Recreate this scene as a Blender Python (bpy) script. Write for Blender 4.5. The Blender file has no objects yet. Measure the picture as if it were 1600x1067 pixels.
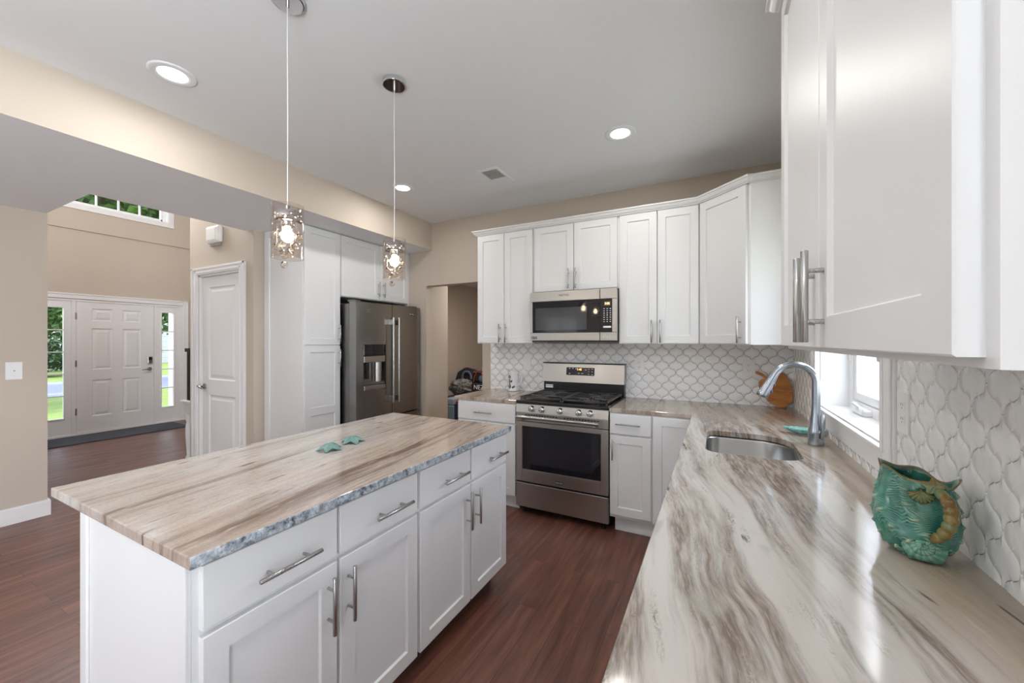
import bpy, bmesh, math, random
from mathutils import Vector, Matrix, noise
PI = math.pi
random.seed(7)
sc = bpy.context.scene
col = sc.collection
# ---------------------------------------------------------------- camera
F_PX, YAW, CAM_H = 611.8, 0.4815, 1.403
cam_d = bpy.data.cameras.new('camera')
cam_d.sensor_width = 36.0
cam_d.lens = F_PX / 1600.0 * 36.0
cam_d.shift_y = -(533.5 - 533.2) / 1600.0
cam_d.clip_start = 0.02
cam_d.clip_end = 300
cam = bpy.data.objects.new('camera', cam_d)
cam.location = (0, 0, CAM_H)
cam.rotation_euler = (PI / 2, 0, YAW)
col.objects.link(cam)
sc.camera = cam
# ---------------------------------------------------------------- exposure
vs = sc.view_settings
vs.view_transform = 'Standard'
vs.look = 'None'
vs.gamma = 1.0
vs.use_curve_mapping = False
vs.exposure = 0.40
sc.cycles.use_denoising = True
sc.cycles.max_bounces = 14
sc.cycles.diffuse_bounces = 8
sc.cycles.glossy_bounces = 5
sc.cycles.transmission_bounces = 12
sc.cycles.transparent_max_bounces = 12
sc.cycles.caustics_reflective = False
sc.cycles.caustics_refractive = False
sc.cycles.sample_clamp_indirect = 6.0
# ---------------------------------------------------------------- sky
w = bpy.data.worlds.new('sky'); sc.world = w; w.use_nodes = True
wn = w.node_tree; wn.nodes.clear()
wo = wn.nodes.new('ShaderNodeOutputWorld'); wb = wn.nodes.new('ShaderNodeBackground')
sk = wn.nodes.new('ShaderNodeTexSky'); sk.sky_type = 'NISHITA'; sk.sun_disc = False
sk.sun_elevation = math.radians(55); sk.sun_rotation = math.radians(0); sk.dust_density = 3.0
mx = wn.nodes.new('ShaderNodeMix'); mx.data_type = 'RGBA'
mx.inputs[0].default_value = 0.8
mx.inputs[7].default_value = (0.86, 0.92, 1.0, 1)
wn.links.new(sk.outputs[0], mx.inputs[6])
wn.links.new(mx.outputs[2], wb.inputs[0])
wb.inputs[1].default_value = 2.2
wn.links.new(wb.outputs[0], wo.inputs[0])


def lamp(name, kind, loc, energy, rot=(0, 0, 0), color=(1, 1, 1), **kw):
    d = bpy.data.lights.new(name, kind); d.energy = energy; d.color = color
    for k, v in kw.items():
        setattr(d, k, v)
    o = bpy.data.objects.new(name, d); o.location = loc; o.rotation_euler = rot
    col.objects.link(o)
    return o


sun = lamp('sun', 'SUN', (0, 20, 30), 3.5, (math.radians(-32), 0, 0), (1, 0.96, 0.88), angle=0.02)
# daylight just outside the panes; right and left lamps are added, unseen fill
DAY_REAR, FILL_RIGHT, FILL_LEFT, DAY_SINK, DAY_FOYER, FOYER_FILL = 4.0, 228.0, 8.0, 12.0, 8.0, 108.0
UPW = math.radians(42)       # upward tilt added to brighten the ceiling by bounce
for x in (-3.6, -1.35):
    lamp('daylight_rear', 'AREA', (x, -3.66, 1.5), DAY_REAR, (PI / 2 + UPW, 0, 0), (0.87, 0.937, 1.0), shape='RECTANGLE', size=1.0, size_y=1.2)
lamp('fill_light_right', 'AREA', (0.94, -1.43, 1.22), FILL_RIGHT, (0, PI / 2 + UPW, 0), (0.87, 0.937, 1.0), shape='RECTANGLE', size=2.2, size_y=1.1)
lamp('fill_light_left', 'AREA', (-5.16, -1.9, 1.42), FILL_LEFT, (0, -PI / 2 - UPW, 0), (0.87, 0.937, 1.0), shape='RECTANGLE', size=1.7, size_y=1.6)
lamp('daylight_sink', 'AREA', (0.80, 2.22, 1.62), DAY_SINK, (0, PI / 2 - math.radians(12), 0), (0.93, 0.97, 1.0), shape='RECTANGLE', size=1.0, size_y=0.9)
lamp('daylight_foyer', 'AREA', (-8.75, 2.62, 4.2), DAY_FOYER, (0, -PI / 2, 0), (0.87, 0.937, 1.0), shape='RECTANGLE', size=1.4, size_y=1.2)
lamp('foyer_fill_light', 'POINT', (-5.9, 1.62, 3.5), FOYER_FILL, color=(0.95, 0.97, 1.0), shadow_soft_size=0.25)  # added out-of-view fill that brightens the foyer
CAN_W, PEND_W = 4.9, 6.0

# ---------------------------------------------------------------- helpers


class MB:
    """collects faces in world space; build() links them as one mesh object"""

    def __init__(s):
        s.v = []; s.f = []; s.m = []; s.cur = 0; s.sm = []

    def add(s, verts, faces, smooth=False):
        b = len(s.v)
        s.v += [tuple(p) for p in verts]
        for f in faces:
            s.f.append(tuple(b + i for i in f)); s.m.append(s.cur); s.sm.append(smooth)
        return s

    def box(s, x0, y0, z0, x1, y1, z1, bev=0.0):
        if x1 < x0: x0, x1 = x1, x0
        if y1 < y0: y0, y1 = y1, y0
        if z1 < z0: z0, z1 = z1, z0
        if bev <= 0:
            V = [(x, y, z) for z in (z0, z1) for y in (y0, y1) for x in (x0, x1)]
            return s.add(V, [(0, 2, 3, 1), (4, 5, 7, 6), (0, 1, 5, 4), (2, 6, 7, 3), (0, 4, 6, 2), (1, 3, 7, 5)])
        bm = bmesh.new()
        bmesh.ops.create_cube(bm, size=1)
        for q in bm.verts:
            q.co = Vector(((x0 + x1) / 2 + q.co.x * (x1 - x0), (y0 + y1) / 2 + q.co.y * (y1 - y0), (z0 + z1) / 2 + q.co.z * (z1 - z0)))
        bmesh.ops.bevel(bm, geom=bm.edges[:], offset=bev, segments=2, affect='EDGES', profile=0.5)
        return s.bm(bm)

    def bm(s, bm, smooth=False, M=None):
        bm.verts.index_update()
        V = [(M @ q.co if M else q.co.copy()) for q in bm.verts]
        Fs = [[q.index for q in f.verts] for f in bm.faces]
        bm.free()
        return s.add(V, Fs, smooth)

    def cyl(s, p0, p1, r0, r1=None, n=20, caps=True, smooth=True):
        r1 = r0 if r1 is None else r1
        return s.tube([p0, p1], [r0, r1], n, caps, smooth)

    def tube(s, pts, rad, n=12, caps=True, smooth=True):
        pts = [Vector(p) for p in pts]
        if not hasattr(rad, '__len__'): rad = [rad] * len(pts)
        rings = []
        t0 = (pts[1] - pts[0]).normalized()
        u = t0.orthogonal().normalized()
        for i, p in enumerate(pts):
            a = pts[min(i + 1, len(pts) - 1)] - pts[max(i - 1, 0)]
            t = a.normalized()
            u = (u - t * u.dot(t)).normalized()
            w_ = t.cross(u)
            rings.append([p + (u * math.cos(2 * PI * k / n) + w_ * math.sin(2 * PI * k / n)) * rad[i] for k in range(n)])
        return s.rings(rings, True, caps, smooth)

    def rings(s, rings, closed=True, caps=True, smooth=True):
        n = len(rings[0]); V = [p for r in rings for p in r]; Fs = []
        for i in range(len(rings) - 1):
            for k in range(n if closed else n - 1):
                k2 = (k + 1) % n
                Fs.append((i * n + k, i * n + k2, (i + 1) * n + k2, (i + 1) * n + k))
        s.add(V, Fs, smooth)
        if caps:
            s.add(rings[0], [tuple(range(n))[::-1]]); s.add(rings[-1], [tuple(range(n))])
        return s

    def lathe(s, c, prof, n=28, smooth=True, axis='z', caps=False):
        rings = []
        for r, h in prof:
            ring = []
            for k in range(n):
                a = 2 * PI * k / n
                if axis == 'z': q = (c[0] + r * math.cos(a), c[1] + r * math.sin(a), c[2] + h)
                elif axis == 'y': q = (c[0] + r * math.cos(a), c[1] - h, c[2] + r * math.sin(a))
                else: q = (c[0] + h, c[1] + r * math.cos(a), c[2] + r * math.sin(a))
                ring.append(q)
            rings.append(ring)
        return s.rings(rings, True, caps, smooth)

    def sphere(s, c, r, seg=16, ring=10, sc_=(1, 1, 1), smooth=True):
        bm = bmesh.new()
        bmesh.ops.create_uvsphere(bm, u_segments=seg, v_segments=ring, radius=1)
        for q in bm.verts:
            q.co = Vector((c[0] + q.co.x * r * sc_[0], c[1] + q.co.y * r * sc_[1], c[2] + q.co.z * r * sc_[2]))
        return s.bm(bm, smooth)

    def prism(s, poly, d, smooth=False):
        """poly: planar 3-D outline; d: extrusion vector"""
        d = Vector(d); n = len(poly)
        P = [Vector(p) for p in poly]; Q = [p + d for p in P]
        s.add(P + Q, [tuple(range(n))[::-1], tuple(range(n, 2 * n))] + [(i, (i + 1) % n, n + (i + 1) % n, n + i) for i in range(n)], smooth)
        return s

    def build(s, name, mats, parent=None, normals=True):
        me = bpy.data.meshes.new(name)
        off = Vector((0, 0, 0)); p = parent
        while p is not None:
            off += Vector(p.location); p = p.parent
        me.from_pydata([(a[0] - off.x, a[1] - off.y, a[2] - off.z) for a in s.v], [], s.f)
        if not isinstance(mats, (list, tuple)): mats = [mats]
        for m in mats: me.materials.append(m)
        for i, p in enumerate(me.polygons):
            p.material_index = s.m[i]; p.use_smooth = s.sm[i]
        if normals:
            bm = bmesh.new(); bm.from_mesh(me)
            bmesh.ops.recalc_face_normals(bm, faces=bm.faces[:])
            bm.to_mesh(me); bm.free()
        me.update()
        o = bpy.data.objects.new(name, me); col.objects.link(o)
        if parent is not None: o.parent = parent
        return o


def tag(o, label=None, cat=None, group=None, kind=None):
    if label: o['label'] = label
    if cat: o['category'] = cat
    if group: o['group'] = group
    if kind: o['kind'] = kind
    return o


def thing(name, loc, label, cat, group=None):
    o = bpy.data.objects.new(name, None); o.empty_display_size = 0.1
    o.location = loc; col.objects.link(o)
    return tag(o, label, cat, group)


def children(o):
    return [c for c in list(bpy.data.objects) if c.parent == o]


def copy_tree(o, parent=None):
    c = o.copy(); col.objects.link(c)
    if parent is not None: c.parent = parent
    for ch in children(o): copy_tree(ch, c)
    return c


def struct(mb, name, mat, parent=None):
    o = mb.build(name, mat, parent)
    if parent is None: o['kind'] = 'structure'
    return o


def lettering(name, body, size, M, mat, parent, depth=0.0006):
    """raised letters, as mesh; M places the text plane (x right, y up, z out)"""
    cu = bpy.data.curves.new(name, 'FONT'); cu.body = body; cu.size = size; cu.align_x = 'CENTER'; cu.align_y = 'CENTER'; cu.extrude = depth
    to = bpy.data.objects.new(name, cu)
    me = bpy.data.meshes.new_from_object(to)
    bpy.data.objects.remove(to)
    off = Vector((0, 0, 0)); p = parent
    while p is not None:
        off += Vector(p.location); p = p.parent
    me.transform(Matrix.Translation(-off) @ M)
    me.materials.clear(); me.materials.append(mat)
    o = bpy.data.objects.new(name, me); col.objects.link(o); o.parent = parent
    return o


def frameM(o, x, y):
    x = Vector(x).normalized(); y = Vector(y).normalized(); z = x.cross(y)
    M = Matrix((x, y, z)).transposed().to_4x4()
    M.translation = Vector(o)
    return M


# ---------------------------------------------------------------- materials
def lin(c):
    return tuple(((x / 255) / 12.92 if x / 255 <= 0.04045 else ((x / 255 + 0.055) / 1.055) ** 2.4) for x in c)


class NT:
    def __init__(s, name):
        s.m = bpy.data.materials.new(name); s.m.use_nodes = True
        s.t = s.m.node_tree; s.b = s.t.nodes['Principled BSDF']

    def n(s, typ, **kw):
        x = s.t.nodes.new(typ)
        for k, v in kw.items(): setattr(x, k, v)
        return x

    def l(s, a, b): s.t.links.new(a, b)

    def pos(s, scale=(1, 1, 1), rot=(0, 0, 0), distort=None):
        g = s.n('ShaderNodeNewGeometry'); mp = s.n('ShaderNodeMapping')
        mp.inputs['Scale'].default_value = scale; mp.inputs['Rotation'].default_value = rot
        s.l((distort or g.outputs['Position']), mp.inputs['Vector'])
        return mp.outputs[0]

    def noise(s, vec, scale=1, detail=4, rough=0.55, dist=0.0):
        x = s.n('ShaderNodeTexNoise'); x.inputs['Scale'].default_value = scale; x.inputs['Detail'].default_value = detail
        x.inputs['Roughness'].default_value = rough; x.inputs['Distortion'].default_value = dist
        if vec is not None: s.l(vec, x.inputs['Vector'])
        return x.outputs['Fac']

    def ramp(s, fac, stops, interp='LINEAR'):
        r = s.n('ShaderNodeValToRGB'); e = r.color_ramp.elements; r.color_ramp.interpolation = interp
        while len(e) < len(stops): e.new(0.5)
        for i, (p, c) in enumerate(stops):
            e[i].position = p
            e[i].color = (c[0], c[1], c[2], 1) if hasattr(c, '__len__') else (c, c, c, 1)
        s.l(fac, r.inputs[0])
        return r.outputs['Color']

    def mix(s, fac, a, b, blend='MIX'):
        x = s.n('ShaderNodeMix', data_type='RGBA', blend_type=blend)
        for k, q in ((0, fac), (6, a), (7, b)):
            if isinstance(q, (int, float)): x.inputs[k].default_value = q if k == 0 else (q, q, q, 1)
            elif isinstance(q, tuple): x.inputs[k].default_value = (q[0], q[1], q[2], 1)
            else: s.l(q, x.inputs[k])
        return x.outputs[2]

    def math(s, op, a, b=0.0, clamp=False):
        x = s.n('ShaderNodeMath', operation=op); x.use_clamp = clamp
        for k, q in ((0, a), (1, b)):
            if isinstance(q, (int, float)): x.inputs[k].default_value = q
            else: s.l(q, x.inputs[k])
        return x.outputs[0]

    def sep(s, vec):
        x = s.n('ShaderNodeSeparateXYZ'); s.l(vec, x.inputs[0]); return x.outputs

    def comb(s, x, y, z):
        c = s.n('ShaderNodeCombineXYZ')
        for i, q in enumerate((x, y, z)):
            if isinstance(q, (int, float)): c.inputs[i].default_value = q
            else: s.l(q, c.inputs[i])
        return c.outputs[0]

    def bump(s, h, strength=0.2, dist=0.01):
        x = s.n('ShaderNodeBump'); x.inputs['Strength'].default_value = strength; x.inputs['Distance'].default_value = dist
        s.l(h, x.inputs['Height']); s.l(x.outputs[0], s.b.inputs['Normal'])

    def set(s, **kw):
        for k, v in kw.items():
            k = k.replace('_', ' ')
            if isinstance(v, tuple) and len(v) == 3: v = (*v, 1)
            if hasattr(v, 'is_output'): s.l(v, s.b.inputs[k])
            else: s.b.inputs[k].default_value = v
        return s


def plain(name, c, rough=0.5, metal=0.0, var=0.04, vscale=6.0, **kw):
    """a paint-like material with faint mottling"""
    m = NT(name)
    f = m.noise(m.pos(), vscale, 3)
    cc = m.mix(f, tuple(x * (1 - var) for x in c), tuple(min(1, x * (1 + var)) for x in c))
    m.set(Base_Color=cc, Roughness=rough, Metallic=metal)
    for k, v in kw.items(): m.set(**{k: v})
    return m.m


def emit(name, c, strength, base=(0.8, 0.8, 0.8)):
    m = NT(name); f = m.noise(m.pos(), 3, 1)
    m.set(Base_Color=base, Emission_Color=m.mix(f, c, tuple(x * 0.97 for x in c)), Emission_Strength=strength)
    return m.m


MT = {}
MT['white'] = plain('white_cabinet_paint', (0.735, 0.74, 0.75), 0.40, var=0.01)
MT['trim'] = plain('white_trim_paint', (0.80, 0.80, 0.81), 0.32, var=0.01)
MT['shadow'] = plain('vent_shade_grey', (0.42, 0.42, 0.42), 0.6)  # grey painted on the ceiling vent in place of shade between slats
MT['ceiling'] = plain('ceiling_paint', (0.775, 0.79, 0.815), 0.85, var=0.01)


def wall_mat():
    m = NT('beige_wall_paint')
    f = m.noise(m.pos(), 2.0, 3)
    h = m.noise(m.pos(), 260.0, 2)
    m.set(Base_Color=m.mix(f, (0.515, 0.447, 0.378), (0.545, 0.474, 0.402)), Roughness=0.8)
    m.bump(h, 0.06, 0.002)
    return m.m


MT['wall'] = wall_mat()


def floor_mat():
    m = NT('dark_scraped_wood_floor')
    g = m.n('ShaderNodeNewGeometry'); X, Y, Z = m.sep(g.outputs['Position'])
    br = m.n('ShaderNodeTexBrick')
    m.l(m.comb(Y, X, 0.0), br.inputs['Vector'])
    br.offset = 0.37; br.offset_frequency = 2; br.squash = 1.0
    br.inputs['Scale'].default_value = 1.0
    br.inputs['Mortar Size'].default_value = 0.0012
    br.inputs['Mortar Smooth'].default_value = 0.1
    br.inputs['Bias'].default_value = 0.0
    br.inputs['Brick Width'].default_value = 1.15
    br.inputs['Row Height'].default_value = 0.118
    br.inputs['Color1'].default_value = (0, 0, 0, 1); br.inputs['Color2'].default_value = (1, 1, 1, 1)
    br.inputs['Mortar'].default_value = (0.5, 0.5, 0.5, 1)
    plank = br.outputs['Color']
    dz = m.noise(m.pos((1, 0.6, 1)), 2.2, 2)
    vec = m.comb(m.math('MULTIPLY', m.math('ADD', X, m.math('MULTIPLY', dz, 0.05)), 26.0), m.math('MULTIPLY', Y, 1.9), m.math('MULTIPLY', m.math('ADD', plank, 0.0), 7.0))
    gr = m.noise(vec, 1.0, 8, 0.62)
    vec2 = m.comb(m.math('MULTIPLY', X, 95.0), m.math('MULTIPLY', Y, 3.5), 0.0)
    gr2 = m.noise(vec2, 1.0, 4, 0.5)
    c = m.ramp(gr, [(0.25, (0.062, 0.0235, 0.0150)), (0.5, (0.130, 0.053, 0.036)), (0.75, (0.205, 0.090, 0.066))])
    c = m.mix(m.math('MULTIPLY', plank, 0.75), c, m.mix(1.0, c, (1.45, 1.42, 1.40), 'MULTIPLY'))
    c = m.mix(m.ramp(gr2, [(0.55, 0.0), (0.75, 0.45)]), c, (0.020, 0.008, 0.006))
    c = m.mix(m.math('MULTIPLY', br.outputs['Fac'], 0.8), c, (0.012, 0.006, 0.005))
    m.set(Base_Color=c, Roughness=m.ramp(gr, [(0.3, 0.42), (0.7, 0.32)]), Specular_IOR_Level=0.62)
    ridge = m.noise(m.comb(m.math('MULTIPLY', X, 34.0), m.math('MULTIPLY', Y, 1.1), 0.0), 1.0, 3, 0.5)
    hh = m.math('SUBTRACT', m.math('ADD', ridge, m.math('MULTIPLY', gr, 0.35)), m.math('MULTIPLY', br.outputs['Fac'], 1.2))
    m.bump(hh, 0.35, 0.004)
    return m.m


MT['floor'] = floor_mat()


def granite(name, kind):
    """banded stone; the bands run along Y, drifting slowly in X"""
    m = NT(name)
    g = m.n('ShaderNodeNewGeometry'); X, Y, Z = m.sep(g.outputs['Position'])
    n1 = m.noise(m.pos((1, 0.6, 1)), 1.6, 2)
    n2 = m.noise(m.pos((1, 0.7, 1)), 9.0, 3)
    xx = m.math('ADD', X, m.math('ADD', m.math('MULTIPLY', n1, 0.13), m.math('MULTIPLY', n2, 0.022)))
    xx = m.math('ADD', xx, m.math('MULTIPLY', Y, 0.14))
    zz = m.math('MULTIPLY', Z, 5.0)

    def streak(sx, sy, det, ro, off=0.0):
        return m.noise(m.comb(m.math('ADD', m.math('MULTIPLY', xx, sx), off), m.math('MULTIPLY', Y, sy), zz), 1.0, det, ro)
    b1 = streak(8.5, 0.30, 4, 0.55); b2 = streak(26.0, 1.6, 6, 0.62, 3.1); b3 = streak(85.0, 11.0, 5, 0.6, 7.7); fl = streak(34.0, 6.0, 2, 0.5, 11.3)
    grain = m.noise(m.pos((1, 0.6, 1)), 240.0, 2, 0.6)
    clump = m.noise(m.pos((1, 0.5, 1)), 26.0, 5, 0.7)
    if kind == 'sink':
        cream = m.mix(m.noise(m.pos((1, 0.5, 1)), 3.2, 3), (0.52, 0.462, 0.41), (0.58, 0.575, 0.56))
        taupe = m.mix(m.ramp(b3, [(0.36, 0.0), (0.58, 1.0)]), (0.40, 0.335, 0.285), (0.15, 0.115, 0.09))
        k = m.ramp(m.math('ADD', m.math('MULTIPLY', b1, 0.62), m.math('MULTIPLY', b2, 0.38)), [(0.425, 0.0), (0.470, 0.34), (0.525, 0.95)])
        c = m.mix(k, cream, taupe)
        # grainy speckled patches and soft grey-green patches
        cl2 = streak(38.0, 5.0, 4, 0.65, 21.0)
        gm = m.math('MULTIPLY', m.ramp(m.math('ADD', m.math('MULTIPLY', cl2, 0.6), m.math('MULTIPLY', b1, 0.4)), [(0.50, 0.0), (0.60, 1.0)]), m.ramp(grain, [(0.40, 0.0), (0.58, 1.0)]))
        c = m.mix(m.math('MULTIPLY', gm, 0.85), c, (0.20, 0.155, 0.12))
        gp = m.ramp(m.noise(m.pos((1.6, 0.55, 1)), 7.0, 3, 0.6, 0.4), [(0.60, 0.0), (0.68, 0.65)])
        c = m.mix(gp, c, (0.36, 0.36, 0.315))
        tan = m.math('MULTIPLY', m.ramp(m.math('ADD', X, m.math('MULTIPLY', n1, 0.22)), [(0.40, 0.0), (0.52, 1.0)]), 0.72)
        far = m.math('MULTIPLY', m.ramp(m.math('ADD', m.math('MULTIPLY', Y, 0.25), m.math('MULTIPLY', n1, 0.12)), [(0.72, 0.0), (0.80, 1.0)]), 0.55)
        c = m.mix(m.math('MAXIMUM', tan, far), c, m.mix(b2, (0.20, 0.145, 0.10), (0.50, 0.40, 0.30)))
        c = m.mix(m.ramp(fl, [(0.70, 0.0), (0.76, 0.9)]), c, (0.05, 0.045, 0.04))
        c = m.mix(m.ramp(b3, [(0.62, 0.0), (0.76, 0.45)]), c, (0.64, 0.62, 0.60))
    else:
        beige = m.mix(b2, (0.31, 0.235, 0.19), (0.56, 0.475, 0.415))
        grey = m.mix(b2, (0.38, 0.345, 0.32), (0.60, 0.57, 0.545))
        gk = m.ramp(m.math('ADD', n1, m.math('MULTIPLY', m.math('ADD', X, 1.5), -0.45)), [(0.42, 0.0), (0.62, 0.9)])
        c = m.mix(gk, beige, grey) if kind == 'island' else beige
        c = m.mix(m.ramp(b1, [(0.54, 0.0), (0.66, 0.55)]), c, (0.62, 0.55, 0.49))
        c = m.mix(m.ramp(m.math('ADD', m.math('MULTIPLY', b1, 0.5), m.math('MULTIPLY', b2, 0.5)), [(0.36, 0.95), (0.475, 0.0)]), c, (0.165, 0.105, 0.075))
        c = m.mix(m.ramp(b3, [(0.56, 0.0), (0.70, 0.55)]), c, (0.19, 0.13, 0.095))
        c = m.mix(m.ramp(b3, [(0.30, 0.5), (0.42, 0.0)]), c, (0.60, 0.545, 0.50))
        c = m.mix(m.ramp(fl, [(0.68, 0.0), (0.76, 0.8)]), c, (0.075, 0.055, 0.045))
        c = m.mix(m.math('MULTIPLY', m.ramp(grain, [(0.5, 0.0), (0.62, 1.0)]), 0.22), c, (0.16, 0.13, 0.11))
    m.set(Base_Color=c, Roughness=0.10, Specular_IOR_Level=0.5)
    return m.m


MT['granite_island'] = granite('granite_island', 'island')
MT['granite_sink'] = granite('granite_sink', 'sink')
MT['granite_tan'] = granite('granite_tan', 'tan')


def granite_edge():
    m = NT('granite_cross_cut_edge')
    a = m.noise(m.pos(), 38.0, 6, 0.65); b = m.noise(m.pos(), 150.0, 4, 0.6); d = m.noise(m.pos(), 8.0, 3)
    c = m.ramp(a, [(0.36, (0.05, 0.055, 0.065)), (0.47, (0.27, 0.31, 0.36)), (0.58, (0.46, 0.52, 0.58)), (0.7, (0.68, 0.72, 0.75))])
    c = m.mix(m.ramp(b, [(0.5, 0.0), (0.66, 0.7)]), c, (0.09, 0.09, 0.10))
    c = m.mix(m.ramp(d, [(0.5, 0.0), (0.75, 0.5)]), c, (0.62, 0.62, 0.62))
    m.set(Base_Color=c, Roughness=0.3)
    m.bump(a, 0.5, 0.004)
    return m.m


MT['edge'] = granite_edge()


def steel(name, c, rough=0.26, axis='x'):
    m = NT(name)
    s = {'x': (1.2, 900, 900), 'y': (900, 1.2, 900), 'z': (900, 900, 1.2)}[axis]
    f = m.noise(m.pos(s), 1.0, 2, 0.5)
    big = m.noise(m.pos(), 2.2, 2)
    m.set(Base_Color=m.mix(f, tuple(x * 0.96 for x in c), tuple(min(1, x * 1.04) for x in c)), Metallic=1.0, Roughness=m.ramp(f, [(0.2, rough - 0.02), (0.8, rough + 0.03)]))
    m.bump(big, 0.06, 0.03)
    return m.m


MT['steel'] = steel('brushed_steel', (0.43, 0.41, 0.385), 0.30, 'x')
MT['fridge'] = steel('refrigerator_steel', (0.30, 0.295, 0.29), 0.24, 'y')
MT['fridge_side'] = steel('refrigerator_side_steel', (0.27, 0.26, 0.255), 0.34, 'z')
MT['sink'] = steel('sink_steel', (0.42, 0.415, 0.41), 0.26, 'y')
MT['nickel'] = steel('brushed_nickel', (0.46, 0.455, 0.445), 0.27, 'z')
MT['faucet'] = steel('faucet_nickel', (0.42, 0.46, 0.52), 0.22, 'z')
MT['chrome'] = plain('chrome', (0.72, 0.73, 0.75), 0.06, 1.0, var=0.01)
MT['black'] = plain('black_enamel', (0.012, 0.012, 0.014), 0.25)
MT['iron'] = plain('cast_iron', (0.075, 0.071, 0.068), 0.5, var=0.2, vscale=60)
MT['blackglass'] = plain('black_glass', (0.012, 0.012, 0.016), 0.04)
MT['smoke'] = plain('smoked_window_glass', (0.06, 0.062, 0.066), 0.06)
MT['plastic'] = plain('white_plastic', (0.80, 0.80, 0.80), 0.3)
MT['slot'] = plain('dark_slot', (0.05, 0.05, 0.05), 0.5)
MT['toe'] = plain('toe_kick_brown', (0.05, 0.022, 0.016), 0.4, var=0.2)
MT['letter'] = plain('white_print', (0.85, 0.85, 0.85), 0.4)
MT['navy'] = plain('navy_badge', (0.018, 0.025, 0.07), 0.25)


def glass(name, rough=0.0, tint=(1, 1, 1), ior=1.45):
    m = NT(name)
    f = m.noise(m.pos(), 5, 1)
    m.set(Base_Color=m.mix(f, tint, tuple(x * 0.99 for x in tint)), Roughness=rough, Transmission_Weight=1.0, IOR=ior)
    return m.m


def pane_mat(name='window_pane', edge=0.35, tint=(0.985, 0.99, 0.99)):
    m = NT(name)
    tr = m.n('ShaderNodeBsdfTransparent'); gl = m.n('ShaderNodeBsdfGlossy'); gl.inputs['Roughness'].default_value = 0.02
    lw = m.n('ShaderNodeLayerWeight'); lw.inputs[0].default_value = 0.5
    fr_ = m.math('ADD', 0.03, m.math('MULTIPLY', m.math('POWER', lw.outputs['Facing'], 3.5), edge))
    f = m.noise(m.pos(), 2, 1)
    m.l(m.mix(f, tint, tuple(q * 0.99 for q in tint)), tr.inputs[0])
    ms = m.n('ShaderNodeMixShader'); m.l(fr_, ms.inputs[0]); m.l(tr.outputs[0], ms.inputs[1]); m.l(gl.outputs[0], ms.inputs[2])
    m.l(ms.outputs[0], m.t.nodes['Material Output'].inputs[0])
    return m.m


MT['pane'] = pane_mat()
MT['shade'] = pane_mat('clear_shade_glass', 0.40, (0.955, 0.925, 0.905))
MT['crystal'] = glass('crystal', 0.0, (1, 0.95, 0.88), 1.42)
MT['can'] = emit('can_light_glow', (1.0, 0.98, 0.95), 6.0)
MT['bulb'] = emit('warm_bulb_glow', (1.0, 0.82, 0.58), 60.0)
MT['amber'] = emit('amber_digits', (1.0, 0.45, 0.05), 2.5)


def tile_mat():
    m = NT('glazed_white_tile')
    h = m.noise(m.pos(), 14.0, 2); h2 = m.noise(m.pos(), 45.0, 2)
    m.set(Base_Color=m.mix(h, (0.83, 0.83, 0.835), (0.87, 0.87, 0.875)), Roughness=0.1)
    m.bump(m.math('ADD', h, m.math('MULTIPLY', h2, 0.25)), 0.25, 0.012)
    return m.m


MT['tile'] = tile_mat()
MT['grout'] = plain('grey_grout', (0.22, 0.22, 0.22), 0.9)
# ---------------------------------------------------------------- room shell


def holed(axis, p0, p1, a0, a1, z0, z1, holes=()):
    """a wall slab between planes p0,p1 of the axis, spanning a0..a1, with rectangular holes (a0,a1,z0,z1)"""
    mb = MB()
    A = sorted({a0, a1, *[q for h in holes for q in h[:2]]}); Zs = sorted({z0, z1, *[q for h in holes for q in h[2:]]})
    A = [q for q in A if a0 <= q <= a1]; Zs = [q for q in Zs if z0 <= q <= z1]
    for i in range(len(A) - 1):
        run = None
        for j in range(len(Zs) - 1):
            ac, zc = (A[i] + A[i + 1]) / 2, (Zs[j] + Zs[j + 1]) / 2
            solid = not any(h[0] < ac < h[1] and h[2] < zc < h[3] for h in holes)
            if solid:
                run = [run[0] if run else Zs[j], Zs[j + 1]]
            if run and (not solid or j == len(Zs) - 2):
                if axis == 'x': mb.box(p0, A[i], run[0], p1, A[i + 1], run[1])
                else: mb.box(A[i], p0, run[0], A[i + 1], p1, run[1])
                run = None
    return mb


def P3(O, U, N, u, z, d):
    return (O[0] + U[0] * u + N[0] * d, O[1] + U[1] * u + N[1] * d, O[2] + z)


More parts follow.
